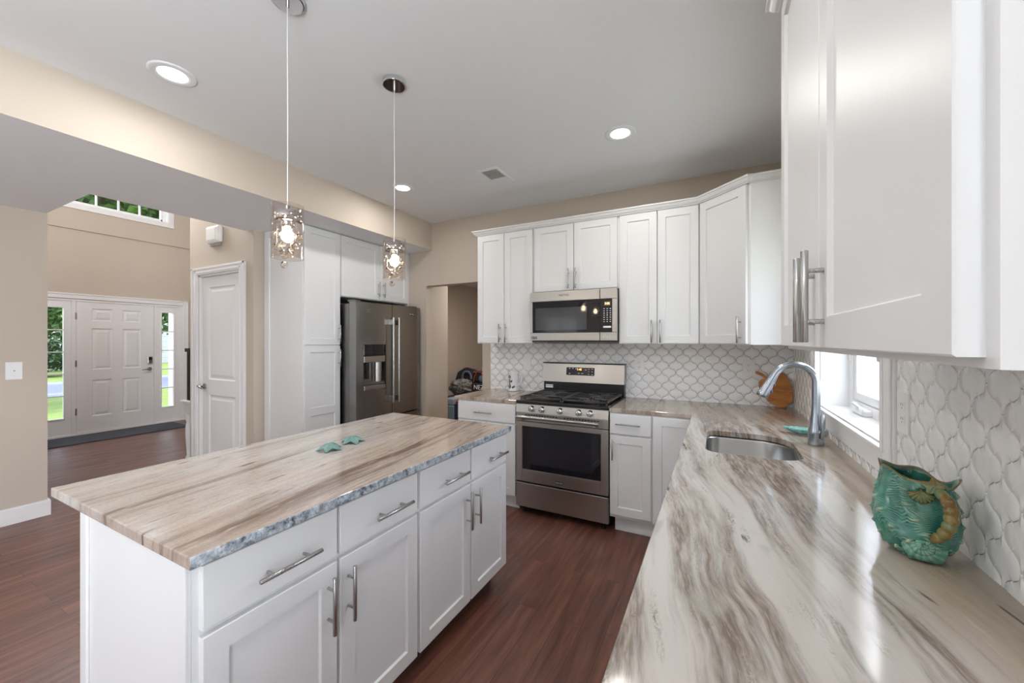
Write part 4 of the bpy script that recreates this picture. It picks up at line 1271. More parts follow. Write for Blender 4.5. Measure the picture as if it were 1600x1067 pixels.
def pendant(x, y, label):
    t = thing('pendant_lamp', (x, y, CZ), label, 'lamp', 'pendant lamps over the island')
    c = MB(); c.lathe((x, y, CZ), [(0.0, -0.022), (0.050, -0.022), (0.0572, -0.022), (0.0590, -0.0214), (0.0600, -0.0196), (0.0600, -0.017), (0.0600, 0.0)], 36); cn = c.build('canopy', MT['chrome'], t)
    c = MB(); c.cyl((x, y, CZ - 0.022), (x, y, CZ - 0.045), 0.006, n=12); c.build('cord_grip', MT['chrome'], cn)
    c = MB(); c.tube([(x, y, CZ - 0.03), (x - 0.0015, y, 2.55), (x + 0.001, y, 2.3), (x, y, 1.925)], 0.0019, 8)
    c.build('cord', plain('clear_cord', (0.75, 0.75, 0.75), 0.2), t)
    z0, z1 = 1.724, 1.930
    c = MB(); R = 0.0575
    c.lathe((x, y, 0), [(R, z0), (R, z1), (R - 0.003, z1), (R - 0.003, z0), (R, z0)], 40); c.build('glass_shade', MT['shade'], t)
    c = MB(); c.lathe((x, y, 0), [(0, 1.905), (0.050, 1.905), (0.050, 1.868), (0.047, 1.866), (0, 1.866)], 32)
    c.cyl((x, y, 1.905), (x, y, 1.93), 0.008, n=12)
    for s in (-1, 1): c.cyl((x + s * 0.049, y, 1.908), (x + s * 0.062, y, 1.908), 0.003, n=8)
    c.build('cap', MT['chrome'], t)
    c = MB(); c.lathe((x, y, 0), [(0.024, 1.866), (0.024, 1.850), (0.014, 1.845), (0.0, 1.845)], 20); c.build('socket', MT['chrome'], t)
    c = MB(); c.lathe((x, y, 0), [(0.0, 1.846), (0.011, 1.845), (0.013, 1.836), (0.021, 1.824), (0.0225, 1.811), (0.017, 1.796), (0.008, 1.789), (0.0, 1.788)], 20); c.build('bulb', MT['bulb'], t)
    rnd = random.Random(5)
    for k, (a, rr, z) in enumerate(((200, 0.040, 1.822), (330, 0.040, 1.825), (75, 0.040, 1.815), (235, 0.036, 1.768), (290, 0.030, 1.776), (10, 0.038, 1.772), (130, 0.036, 1.765), (255, 0.018, 1.744), (345, 0.030, 1.738), (165, 0.030, 1.742), (238, 0.012, 1.700))):
        a = math.radians(a); px, py = x + rr * math.cos(a), y + rr * math.sin(a)
        c = MB()
        bm = bmesh.new(); bmesh.ops.create_icosphere(bm, subdivisions=2, radius=0.0145)
        c.bm(bm, False, Matrix.Translation((px, py, z)))
        cr = c.build('crystal', MT['crystal'], t)
        c = MB(); c.cyl((px, py, z + 0.013), (px, py, 1.868), 0.0006, n=5)
        c.build('wire', MT['nickel'], cr)
    L = lamp('pendant_light', 'POINT', (0, 0, 1.815 - CZ), PEND_W, color=(1.0, 0.78, 0.52), shadow_soft_size=0.02); L.parent = t
    return t


for (x, y), lb in PEND:
    pendant(x, y, lb)
CANS = [(-2.419, 0.953, 'recessed ceiling light nearest the beam at the upper left'), (-0.551, 2.561, 'recessed ceiling light at the right, in front of the corner cabinet'), (-2.431, 2.589, 'recessed ceiling light beside the far pendant, toward the refrigerator'),
        (-0.551, 0.953, None), (-2.42, -0.9, None), (-0.551, -1.3, None), (-2.42, -2.3, None)]
for x, y, lb in CANS:
    t = thing('recessed_light', (x, y, CZ), lb or 'recessed ceiling light overhead or behind the viewer, out of frame', 'light', 'recessed ceiling lights')
    c = MB(); c.lathe((x, y, CZ), [(0.098, 0.0), (0.098, -0.003), (0.090, -0.006), (0.072, -0.004), (0.060, 0.004 - 0.006), (0.060, 0.0)], 40); c.build('trim_ring', MT['ceiling'], t)
    c = MB(); c.lathe((x, y, CZ), [(0.0, -0.0025), (0.060, -0.0025), (0.060, -0.001)], 36); c.build('lens', MT['can'], t)
    L = lamp('can_light', 'AREA', (0, 0, -0.012), CAN_W, color=(1.0, 0.97, 0.93), shape='DISK', size=0.115); L.parent = t
# ceiling vent
t = thing('ceiling_vent', (-1.58, 2.75, CZ), 'white air vent in the ceiling, near the back wall', 'vent')
c = MB()
vx0, vx1, vy0, vy1 = -1.672, -1.492, 2.60, 2.895
for a in ((vx0, vy0, vx1, vy0 + 0.03), (vx0, vy1 - 0.10, vx1, vy1), (vx0, vy0 + 0.03, vx0 + 0.022, vy1 - 0.10), (vx1 - 0.022, vy0 + 0.03, vx1, vy1 - 0.10)):
    c.box(a[0], a[1], CZ - 0.007, a[2], a[3], CZ, 0.002)
c.build('frame', MT['ceiling'], t)
c = MB(); c.box(vx0 + 0.02, vy0 + 0.028, CZ - 0.0015, vx1 - 0.02, vy1 - 0.098, CZ - 0.0005); c.build('backing', MT['shadow'], t)
for k in range(9):
    y = vy0 + 0.038 + k * 0.0175
    c = MB(); c.box(vx0 + 0.022, y, CZ - 0.006, vx1 - 0.022, y + 0.008, CZ - 0.003); c.build('slat', MT['shadow'], t)


# ---------------------------------------------------------------- outlets, switch, chime
def plate(name, O, U, N, w_, h_, label, cat, kind):
    t = thing(name, O, label, cat)
    c = MB(); p = lambda u, z, d: P3(O, U, N, u, z, d)
    def bx(u0, u1, z0, z1, d0, d1, bev=0.0012):
        a = p(u0, z0, d0); b = p(u1, z1, d1); return MB().box(a[0], a[1], a[2], b[0], b[1], b[2], bev)
    bx(-w_ / 2, w_ / 2, -h_ / 2, h_ / 2, 0, 0.005).build('cover_plate', MT['plastic'], t)
    if kind == 'outlet':
        for z in (-0.021, 0.021):
            rc = bx(-0.017, 0.017, z - 0.0145, z + 0.0145, 0.004, 0.0062).build('receptacle', MT['plastic'], t)
            for u in (-0.0065, 0.0065): bx(u - 0.0012, u + 0.0012, z, z + 0.008, 0.006, 0.0064, 0).build('slot', MT['slot'], rc)
            bx(-0.002, 0.002, z - 0.009, z - 0.005, 0.006, 0.0064, 0).build('slot', MT['slot'], rc)
    elif kind == 'rocker':
        bx(-0.017, 0.017, -0.034, 0.034, 0.004, 0.007).build('rocker', MT['plastic'], t)
    else:
        bx(-0.009, 0.009, -0.008, 0.008, 0.004, 0.0075).build('jack', MT['plastic'], t)
        bx(-0.004, 0.004, -0.003, 0.003, 0.0072, 0.008, 0).build('slot', MT['slot'], t)
    return t


BT = 3.518
plate('light_switch', (-1.667, BT, 1.191), (1, 0, 0), (0, -1, 0), 0.078, 0.118, 'white switch plate on the tiles between the mug and the range', 'switch', 'rocker')
plate('outlet', (-0.594, BT, 1.199), (1, 0, 0), (0, -1, 0), 0.082, 0.120, 'white outlet on the tiles just right of the range', 'outlet', 'outlet')
plate('outlet', (0.219, BT, 1.197), (1, 0, 0), (0, -1, 0), 0.080, 0.124, 'white outlet on the tiles beside the wooden cutting board', 'outlet', 'outlet')
plate('outlet', (0.504, 1.600, 1.187), (0, -1, 0), (-1, 0, 0), 0.082, 0.125, 'white outlet on the tiles right of the sink window', 'outlet', 'outlet')
plate('wall_jack', (-4.80, 0.897, 1.176), (0, -1, 0), (1, 0, 0), 0.083, 0.134, 'square white wall plate on the beige wall at the left edge', 'wall plate', 'jack')
t = thing('door_chime', (-4.42, 2.10, 2.47), 'white rounded chime box on the wall above the closet door', 'chime')
c = MB(); c.box(-4.535, 2.052, 2.375, -4.295, 2.099, 2.545, 0.020); c.build('case', MT['plastic'], t)
c = MB(); c.box(-4.515, 2.046, 2.40, -4.345, 2.054, 2.525, 0.006); c.build('cover', MT['plastic'], t)
c = MB(); c.box(-4.50, 2.075, 2.352, -4.33, 2.099, 2.376, 0.004); c.build('grille', plain('grey_grille', (0.35, 0.34, 0.33), 0.5), t)
# ---------------------------------------------------------------- faucet
FA = MT['faucet']
fx, fy = 0.416, 2.305
t = thing('faucet', (fx, fy, CT), 'tall brushed nickel gooseneck faucet behind the sink', 'faucet')
c = MB()
c.lathe((fx, fy, CT), [(0.0, 0.0), (0.0315, 0.0), (0.0315, 0.004), (0.0305, 0.045), (0.0315, 0.052), (0.031, 0.066), (0.0275, 0.085), (0.0225, 0.110), (0.019, 0.140), (0.0172, 0.170), (0.0165, 0.192)], 32)
body = c.build('body', FA, t)
c = MB(); pts = [(fx, fy, CT + 0.192)]; zc = 1.208; R = 0.0845
pts += [(fx, fy, CT + 0.24)]
for k in range(0, 19):
    a = math.radians(k * 8.8); pts.append((fx - R + R * math.cos(a), fy, zc + R * math.sin(a) * 0.98))
c.tube(pts, [0.0162] * len(pts), 24); c.build('spout', FA, t)
p1 = Vector(pts[-1]); d1 = (Vector(pts[-1]) - Vector(pts[-2])).normalized()
c = MB(); q = [p1 + d1 * s for s in (0.0, 0.004, 0.055, 0.108, 0.121, 0.1215)]
c.tube(q, [0.0165, 0.0170, 0.0205, 0.0255, 0.0265, 0.0245], 28); hd = c.build('spray_head', FA, t)
side = Vector((0, -1, 0)); fw = d1.cross(side).normalized()
c = MB()
for s, r in ((0.045, 0.006), (0.078, 0.008)):
    o_ = p1 + d1 * s + fw * (0.0195 + s * 0.055) * (1 if fw.x > 0 else -1)
    c.sphere(o_, r, 10, 8, (0.6, 1, 1.6))
c.build('spray_button', plain('blue_grey_button', (0.08, 0.12, 0.22), 0.3), hd)
hv = Vector((0.80, -0.60, 0)).normalized()
c = MB(); b0 = Vector((fx, fy, CT + 0.062)); c.tube([b0 + hv * 0.012, b0 + hv * 0.034, b0 + hv * 0.044, b0 + hv * 0.048], [0.021, 0.021, 0.017, 0.006], 20); vb = c.build('valve', FA, t)
c = MB(); b1 = b0 + hv * 0.028 + Vector((-0.006, -0.017, -0.028))
c.tube([b1, b1 + Vector((0.001, -0.004, 0.03)), b1 + Vector((0.002, -0.006, 0.075)), b1 + Vector((0.003, -0.005, 0.108)), b1 + Vector((0.003, -0.005, 0.116))], [0.006, 0.0095, 0.0098, 0.0090, 0.0045], 14)
c.build('handle', FA, vb)

# ---------------------------------------------------------------- green conch pitcher


def glaze():
    m = NT('green_majolica_glaze')
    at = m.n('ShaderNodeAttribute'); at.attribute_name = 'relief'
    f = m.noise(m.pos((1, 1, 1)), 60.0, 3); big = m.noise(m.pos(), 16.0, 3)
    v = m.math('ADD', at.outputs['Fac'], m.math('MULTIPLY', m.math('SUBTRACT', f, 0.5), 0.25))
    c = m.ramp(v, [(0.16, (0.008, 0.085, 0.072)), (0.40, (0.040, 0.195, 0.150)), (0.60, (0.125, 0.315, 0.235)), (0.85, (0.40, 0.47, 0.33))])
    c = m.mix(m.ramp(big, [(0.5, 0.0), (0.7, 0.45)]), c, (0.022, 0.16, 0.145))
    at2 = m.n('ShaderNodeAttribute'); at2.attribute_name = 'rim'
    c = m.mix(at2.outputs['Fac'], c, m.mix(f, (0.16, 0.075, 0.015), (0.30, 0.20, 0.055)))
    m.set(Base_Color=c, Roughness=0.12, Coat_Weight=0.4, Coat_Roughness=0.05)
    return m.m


def ochre():
    m = NT('ochre_glaze')
    f = m.noise(m.pos(), 55.0, 3); b = m.noise(m.pos(), 25.0, 2)
    c = m.ramp(b, [(0.3, (0.16, 0.08, 0.012)), (0.5, (0.24, 0.17, 0.045)), (0.7, (0.14, 0.21, 0.10))])
    c = m.mix(m.ramp(f, [(0.55, 0.0), (0.7, 0.6)]), c, (0.42, 0.36, 0.19))
    m.set(Base_Color=c, Roughness=0.15, Coat_Weight=0.3)
    return m.m


GZ, OC = glaze(), ochre()
cr_, sr_ = math.cos(YAW), math.sin(YAW)


def with_attr(mb, name, mat, parent, rel, rim):
    o = mb.build(name, mat, parent)
    for nm, arr in (('relief', rel), ('rim', rim)):
        a = o.data.attributes.new(nm, 'FLOAT', 'POINT')
        a.data.foreach_set('value', arr)
    return o


VC = (0.408, 1.240)      # centre in plan
VR = Vector((0.95, -0.312, 0)).normalized(); VD = Vector((0.312, 0.95, 0)).normalized()
t = thing('pitcher', (VC[0], VC[1], CT), 'green glazed conch shell pitcher with an ochre handle', 'pitcher')
NU, NV = 260, 130
rings, rel, rim = [], [], []


def sm(x, a, b):
    x = max(0, min(1, (x - a) / (b - a))); return x * x * (3 - 2 * x)


def lerp_tab(tab, x):
    for (a, va), (b, vb) in zip(tab, tab[1:]):
        if x <= b:
            s = (x - a) / (b - a); s = s * s * (3 - 2 * s)
            return va + (vb - va) * s
    return tab[-1][1]


WID = [(0, 0.036), (0.06, 0.048), (0.22, 0.066), (0.42, 0.072), (0.62, 0.069), (0.80, 0.062), (0.92, 0.058), (1.0, 0.060)]
DEP = [(0, 0.036), (0.08, 0.046), (0.30, 0.060), (0.5, 0.056), (0.75, 0.047), (1.0, 0.044)]
# shoulder ridges as lines in (b, v); b: 0 left side, 1 front, 2 right side, 3 back
RIDGES = [[(0.74, 1.0), (0.86, 0.72), (1.02, 0.50), (1.16, 0.34)], [(0.12, 0.74), (0.40, 0.52), (0.72, 0.30), (1.0, 0.18)], [(-0.25, 0.55), (0.05, 0.34), (0.45, 0.16), (0.7, 0.06)],
          [(1.98, 0.80), (1.95, 0.50), (1.80, 0.25), (1.6, 0.10)], [(2.5, 0.85), (2.75, 0.55), (3.1, 0.3)], [(2.2, 0.6), (2.45, 0.35), (2.7, 0.15)]]


def ridge_at(b, v):
    """closeness to the nearest ridge and position along it"""
    best, pos = 9.0, 0.0
    for R in RIDGES:
        acc = 0.0
        for (b0, v0), (b1, v1) in zip(R, R[1:]):
            for sh in (0, 4, -4):
                px, pz = (b + sh - b0) * 0.55, v - v0; ex, ez = (b1 - b0) * 0.55, v1 - v0
                L2 = ex * ex + ez * ez; s = max(0, min(1, (px * ex + pz * ez) / L2))
                d = math.hypot(px - ex * s, pz - ez * s)
                if d < best: best, pos = d, acc + s * math.sqrt(L2)
            acc += math.sqrt((b1 - b0) ** 2 * 0.3 + (v1 - v0) ** 2)
    return best, pos


for j in range(NV + 1):
    v = j / NV; ring = []
    for i in range(NU):
        a = 2 * PI * i / NU
        ca, sa = math.cos(a), math.sin(a)
        wv = lerp_tab(WID, v); dv_ = lerp_tab(DEP, v)
        sq = (abs(ca) ** 3.0 + abs(sa) ** 3.0) ** (-1 / 3.0)
        rad = 0.55 * sq + 0.45
        b = ((a - PI) / (PI / 2)) % 4
        d, pos = ridge_at(b, v)
        sp = max(0, math.cos(pos * 2 * PI / 0.17)) ** 5
        g = math.exp(-(d / 0.045) ** 2)
        dsp = g * (0.0028 + 0.0050 * sp); hl = g * (0.18 + 0.55 * sp)
        nz = noise.noise(Vector((ca * 2.4, sa * 2.4, v * 3.0))); nz2 = noise.noise(Vector((ca * 9, sa * 9, v * 9 + 5)))
        st = math.sin((v * 34 + 2.2 * math.sin(b * PI / 2 + 0.5) * 0.9 + 1.9 * nz + 0.8 * nz2 - 2.2 * math.exp(-(d / 0.10) ** 2)) * 2 * PI)
        amp = max(0.0, 0.30 + 1.3 * noise.noise(Vector((ca * 5 + 3, sa * 5, v * 14))))
        fade = 1 - sm(v, 0.93, 0.985)
        dsp += 0.00125 * st * min(1, amp) * fade + 0.002 * nz
        rl = 0.40 + 0.32 * st * min(1, amp) * fade + hl * 0.7 + 0.16 * nz + 0.12 * nz2
        zt = 0.182 - 0.012 * ca + 0.005 * math.sin(a * 5 + 0.7) + 0.0035 * math.sin(a * 3 + 2) + 0.012 * max(0, math.cos(a - PI * 0.96)) ** 24 + 0.006 * max(0, math.cos(a - 0.25)) ** 20
        z = v * zt
        flare = sm(v, 0.86, 1.0) * (0.002 + 0.010 * max(0, math.cos(a - 0.05)) ** 16 + 0.003 * math.sin(a * 5))
        x = ca * (wv * rad + dsp + flare); y = sa * (dv_ * rad + dsp + flare)
        p = Vector((VC[0], VC[1], CT + 0.001)) + VR * x + VD * y + Vector((0, 0, z + dsp * 0.25))
        ring.append(p); rel.append(max(0, min(1, rl))); rim.append(sm(v, 0.962, 0.988))
    rings.append(ring)
inner = []
for j in range(1, 30):
    s = j / 29; v = 1 - 0.80 * s
    ring = []
    for i in range(NU):
        a = 2 * PI * i / NU; top = rings[-1][i]; ax = Vector((VC[0], VC[1], 0))
        src = rings[int(round(v * NV))][i]
        out = Vector((src.x - ax.x, src.y - ax.y, 0)); k = 0.94 - 0.06 * s
        z = top.z + (CT + 0.02 - top.z) * s
        fold = 1 + 0.05 * math.sin(a * 5 + 1.0) * math.sin(PI * min(1, s * 1.6))
        ring.append(Vector((ax.x + out.x * k * fold, ax.y + out.y * k * fold, z + (0.002 if j == 1 else 0))))
        rel.append(0.30 + 0.15 * math.sin(a * 5 + 1.0)); rim.append(1 - sm(s, 0.0, 0.06))
    inner.append(ring)
allr = rings + inner
mb = MB(); mb.rings(allr, True, False, True)
mb.f.append(tuple(range(NU))[::-1]); mb.m.append(0); mb.sm.append(False)
nb = len(allr) - 1
mb.f.append(tuple(nb * NU + k for k in range(NU))); mb.m.append(0); mb.sm.append(False)
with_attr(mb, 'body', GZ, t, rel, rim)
# coiled spire low on the front face
mb = MB(); rel = []; rim = []
sc_c = Vector((VC[0], VC[1], CT)) + VR * 0.012 - VD * 0.046 + Vector((0, 0, 0.036))
ax = (-VD * 0.90 + VR * 0.12 + Vector((0, 0, 0.30))).normalized(); e1 = ax.orthogonal().normalized(); e2 = ax.cross(e1)
pts, rad = [], []
for k in range(150):
    s = k / 149; a = s * 2 * PI * 3.4
    R = 0.036 * (1 - s) ** 0.9 + 0.001
    pts.append(sc_c + (e1 * math.cos(a) + e2 * math.sin(a)) * R * 0.82 + ax * (0.030 * s - 0.012)); rad.append(0.0105 * (1 - s) ** 0.75 + 0.0036 + 0.0016 * max(0, math.cos(a * 4.0)) ** 3)
for p in pts: p.z = max(p.z, CT + 0.0150)
mb.tube(pts, rad, 14)
nv = len(mb.v); rel = [0.45 + 0.35 * math.sin(i * 0.37) ** 2 * (0.5 + 0.5 * (i / nv)) for i in range(nv)]
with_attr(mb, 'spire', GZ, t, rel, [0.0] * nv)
# spikes on the shoulders
for (u, w_, z, ln) in ((-0.070, -0.008, 0.112, 0.008), (-0.064, -0.020, 0.070, 0.008), (0.070, -0.006, 0.055, 0.009), (0.070, 0.004, 0.095, 0.007), (-0.030, -0.046, 0.044, 0.012), (0.050, -0.034, 0.034, 0.014), (0.004, -0.044, 0.160, 0.012)):
    b = Vector((VC[0], VC[1], CT)) + VR * u * 0.92 + VD * w_ * 0.92 + Vector((0, 0, z)); d = (VR * u + VD * w_).normalized() + Vector((0, 0, 0.35))
    mb = MB(); mb.tube([b - d * 0.006, b + d * ln * 0.3, b + d * ln * 0.8], [0.009, 0.005, 0.001], 10)
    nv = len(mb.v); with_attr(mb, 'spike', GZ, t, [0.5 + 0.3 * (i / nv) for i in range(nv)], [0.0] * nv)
# handle: ribbed ochre loop on the right front
B = Vector((VC[0], VC[1], CT))
hp = [B + VR * a + VD * b + Vector((0, 0, c_)) for a, b, c_ in ((0.026, -0.034, 0.158), (0.036, -0.050, 0.162), (0.047, -0.062, 0.152), (0.054, -0.070, 0.135), (0.054, -0.072, 0.115), (0.050, -0.070, 0.095), (0.042, -0.066, 0.076), (0.032, -0.060, 0.062), (0.026, -0.048, 0.056))]
pts, rad = [], []
for k in range(len(hp) - 1):
    for q in range(12):
        s = q / 12; pts.append(hp[k].lerp(hp[k + 1], s)); u = (k + s) / (len(hp) - 1)
        rad.append((0.0075 + 0.0030 * math.sin(PI * u)) * (1 + 0.22 * abs(math.sin(u * PI * 9))))
mb = MB(); mb.tube(pts, rad, 16); hd = mb.build('handle', OC, t)
# little scallop shell and star at the top of the handle
mb = MB(); c0 = B + VR * 0.014 - VD * 0.048 + Vector((0, 0, 0.142)); rg = []
for j in range(9):
    s = j / 8; row = []
    for i in range(33):
        a = math.radians(-75 + 150 * i / 32); rr = 0.026 * s * (1 + 0.05 * math.cos(i * PI / 2))
        row.append(c0 + VR * (math.sin(a) * rr * 0.8 - 0.004) + Vector((0, 0, 0.018 - math.cos(a) * rr)) - VD * (0.012 * math.sin(PI * min(1, s * 0.9)) + 0.0018 * math.cos(i * PI / 2) * s))
    rg.append(row)
mb.rings(rg, False, False, True); o = mb.build('shell_ornament', OC, t); md = o.modifiers.new('thick', 'SOLIDIFY'); md.thickness = 0.004


def star_mesh(mb, c, R, h, rot, ex=Vector((1, 0, 0)), ey=Vector((0, 1, 0)), ez=Vector((0, 0, 1)), narrow=0.58, droop=1.0, th=0.004):
    """five-armed starfish, raised at its centre, arms reaching down to the surface"""
    n = 120; rg = []; NR = 12
    for side in (0, 1):
        seq = range(NR + 1) if side == 0 else range(NR, -1, -1)
        for j in seq:
            s = j / NR; row = []
            for i in range(n):
                a = 2 * PI * i / n; k = 1 - abs(((5 * a / (2 * PI)) % 1) - 0) * 2 if ((5 * a / (2 * PI)) % 1) < 0.5 else abs(((5 * a / (2 * PI)) % 1) - 0.5) * 2
                r = R * (narrow + (1 - narrow) * (0.75 * k ** 1.7 + 0.25 * k)) * s
                rho = r / R
                ridge = k ** 4 * 0.20 * h * math.sin(PI * min(1, rho * 1.1) * 0.9)
                z = h * (1 - droop * rho ** 1.25) + ridge * (1 if side == 0 else 0) + (0 if side == 0 else -th)
                z = z if side == 0 else min(z, h * (1 - droop * rho ** 1.25) - th * (1 - s) - 0.001)
                row.append(c + ex * (r * math.cos(a + rot)) + ey * (r * math.sin(a + rot)) + ez * max(z, 0.0006 if side else 0.004))
            rg.append(row)
    mb.rings(rg, True, False, True)
    return mb


mb = MB(); star_mesh(mb, B + VR * 0.030 - VD * 0.045 + Vector((0, 0, 0.168)), 0.022, 0.010, 0.4, VR, (Vector((0, 0, 1)) * 0.8 + VD * 0.6).normalized(), (-VD * 0.8 + Vector((0, 0, 0.6))).normalized())
mb.build('star_ornament', OC, t)

# ---------------------------------------------------------------- starfish on the island
SF = NT('pale_teal_ceramic')
fz_ = SF.noise(SF.pos(), 120.0, 3); fz2 = SF.noise(SF.pos(), 30.0, 2)
SF.set(Base_Color=SF.mix(fz2, (0.080, 0.200, 0.185), (0.175, 0.305, 0.280)), Roughness=0.42); SF.bump(fz_, 0.4, 0.002)
for (x, y, r, lb) in ((-1.545, 1.185, 0.3, 'pale teal starfish on the island counter, the left and nearer of two'), (-1.562, 1.322, 0.95, 'pale teal starfish on the island counter, the right and farther of two')):
    mb = MB(); star_mesh(mb, Vector((x, y, CT + 0.0004)), 0.058, 0.031, r)
    tag(mb.build('starfish', SF.m), lb, 'starfish', 'starfish on the island')

# ---------------------------------------------------------------- turquoise fish-shaped dish behind the faucet
DM = NT('turquoise_glaze')
q1 = DM.noise(DM.pos((30, 180, 30)), 1.0, 2)
DM.set(Base_Color=DM.mix(DM.ramp(q1, [(0.4, 0.0), (0.6, 1.0)]), (0.06, 0.42, 0.42), (0.42, 0.68, 0.64)), Roughness=0.15)
mb = MB(); dc = Vector((0.405, 2.515, CT)); rg = []
for j in range(15):
    s = j / 14; row = []
    for i in range(72):
        a = 2 * PI * i / 72; L, Wd = 0.075, 0.045
        rr = 1 + 0.30 * max(0, math.cos(a - PI)) ** 6
        x = math.cos(a) * L * rr * s; y = math.sin(a) * Wd * s
        z = 0.004 + 0.026 * s ** 2.4 + 0.0016 * math.cos(a * 18) * s
        row.append(dc + Vector((x * 0.94 + y * 0.30, y * 0.94 - x * 0.30, z)))
    rg.append(row)
mb.rings(rg, True, True, True)
o = mb.build('shell_dish', DM.m); md = o.modifiers.new('thick', 'SOLIDIFY'); md.thickness = 0.003; md.offset = -1
tag(o, 'small turquoise ribbed dish behind the faucet', 'dish')

# ---------------------------------------------------------------- apple cutting board leaning in the corner


def wood():
    m = NT('orange_brown_wood')
    f = m.noise(m.pos((9, 9, 38)), 1.0, 5, 0.6, 0.6)
    c = m.ramp(f, [(0.3, (0.24, 0.075, 0.010)), (0.5, (0.42, 0.150, 0.022)), (0.7, (0.52, 0.215, 0.040))])
    m.set(Base_Color=c, Roughness=0.4)
    return m.m


def smooth_closed(pts, n=5):
    out = []; m = len(pts)
    for i in range(m):
        p0, p1, p2, p3 = (Vector(pts[(i + k) % m]) for k in (-1, 0, 1, 2))
        for q in range(n):
            t_ = q / n
            out.append(0.5 * ((2 * p1) + (p2 - p0) * t_ + (2 * p0 - 5 * p1 + 4 * p2 - p3) * t_ ** 2 + (3 * p1 - p0 - 3 * p2 + p3) * t_ ** 3))
    return out


t = thing('cutting_board', (0.41, 3.47, CT), 'orange-brown apple-shaped wooden cutting board leaning in the counter corner', 'cutting board')
prof = [(0.340, 1.122), (0.372, 1.168), (0.408, 1.186), (0.440, 1.166), (0.470, 1.120), (0.488, 1.060), (0.491, 1.000), (0.480, 0.958), (0.450, 0.930), (0.412, 0.917), (0.378, 0.928), (0.338, 0.958), (0.300, 1.015), (0.283, 1.060), (0.284, 1.095), (0.302, 1.118), (0.322, 1.122)]
LEAN = 0.22
pt = lambda x, z, d=0: (x, 3.505 - 0.018 - LEAN * (1.195 - z) * 0.55 + d, z)
c = MB(); sp = smooth_closed([(a, b, 0) for a, b in prof]); c.prism([pt(p.x, p.y) for p in sp], (0, 0.016, 0)); WB = wood(); c.build('board', WB, t)
c = MB(); sp = smooth_closed([(a, b, 0) for a, b in ((0.262, 1.172), (0.270, 1.178), (0.300, 1.165), (0.330, 1.140), (0.348, 1.118), (0.340, 1.110), (0.318, 1.128), (0.290, 1.146), (0.266, 1.158))]); c.prism([pt(p.x, p.y) for p in sp], (0, 0.016, 0)); c.build('stem', WB, t)

# ---------------------------------------------------------------- white mug with a printed sea creature
t = thing('mug', (-1.775, 3.44, CT), 'white ceramic stein with a printed flower and bird, on the tan counter', 'mug')
mx_, my_ = -1.780, 3.435
CER = plain('white_ceramic', (0.80, 0.80, 0.80), 0.12, var=0.01)
c = MB()
c.lathe((mx_, my_, CT), [(0.0, 0.0), (0.050, 0.0), (0.056, 0.004), (0.057, 0.010), (0.0545, 0.020), (0.0535, 0.10), (0.0525, 0.175), (0.0545, 0.186), (0.0545, 0.192), (0.050, 0.192), (0.049, 0.17), (0.050, 0.02), (0.0, 0.012)], 40)
c.build('body', CER, t)
c = MB(); c.prism([(mx_ - 0.066, my_ - 0.012, CT + 0.205), (mx_ - 0.066, my_ + 0.012, CT + 0.205), (mx_ - 0.046, my_ + 0.016, CT + 0.17), (mx_ - 0.046, my_ - 0.016, CT + 0.17)], (0.006, 0, 0.004)); c.build('spout_lip', CER, t)
c = MB(); c.tube([(mx_ + 0.050, my_ - 0.006, CT + 0.158), (mx_ + 0.070, my_ - 0.010, CT + 0.166), (mx_ + 0.092, my_ - 0.013, CT + 0.158), (mx_ + 0.101, my_ - 0.015, CT + 0.135), (mx_ + 0.097, my_ - 0.015, CT + 0.110), (mx_ + 0.085, my_ - 0.013, CT + 0.085), (mx_ + 0.068, my_ - 0.010, CT + 0.066), (mx_ + 0.050, my_ - 0.006, CT + 0.062)], [0.009, 0.0085, 0.0095, 0.0085, 0.0095, 0.0085, 0.0095, 0.009], 12); c.build('handle', CER, t)
PR = {'tan': plain('tan_print', (0.28, 0.17, 0.08), 0.3, var=0.3, vscale=120), 'blue': plain('blue_print', (0.03, 0.07, 0.16), 0.3, var=0.3, vscale=120), 'green': plain('dark_green_print', (0.045, 0.06, 0.05), 0.3, var=0.3, vscale=120), 'brown': plain('brown_print', (0.12, 0.09, 0.07), 0.3, var=0.3, vscale=120)}


def decal(name, key, poly):
    """printed shape wrapped round the mug; poly in (angle deg, height)"""
    mb = MB(); V = []
    for a, z in poly:
        a = math.radians(a); R = 0.0554
        V.append((mx_ + R * math.cos(a), my_ + R * math.sin(a), CT + z))
    cz = (sum(p[0] for p in V) / len(V), sum(p[1] for p in V) / len(V), sum(p[2] for p in V) / len(V))
    vv = Vector((cz[0] - mx_, cz[1] - my_, 0)); vv = vv.normalized() * 0.0560
    V.append((mx_ + vv.x, my_ + vv.y, cz[2]))
    n = len(poly); mb.add(V, [(i, (i + 1) % n, n) for i in range(n)])
    return mb.build(name, PR[key], t)


def blob(a, z, ra, rz, n=14, k=0.25, seed=1):
    r = random.Random(seed); return [(a + ra * math.cos(2 * PI * i / n) * (1 + r.uniform(-k, k)), z + rz * math.sin(2 * PI * i / n) * (1 + r.uniform(-k, k))) for i in range(n)]


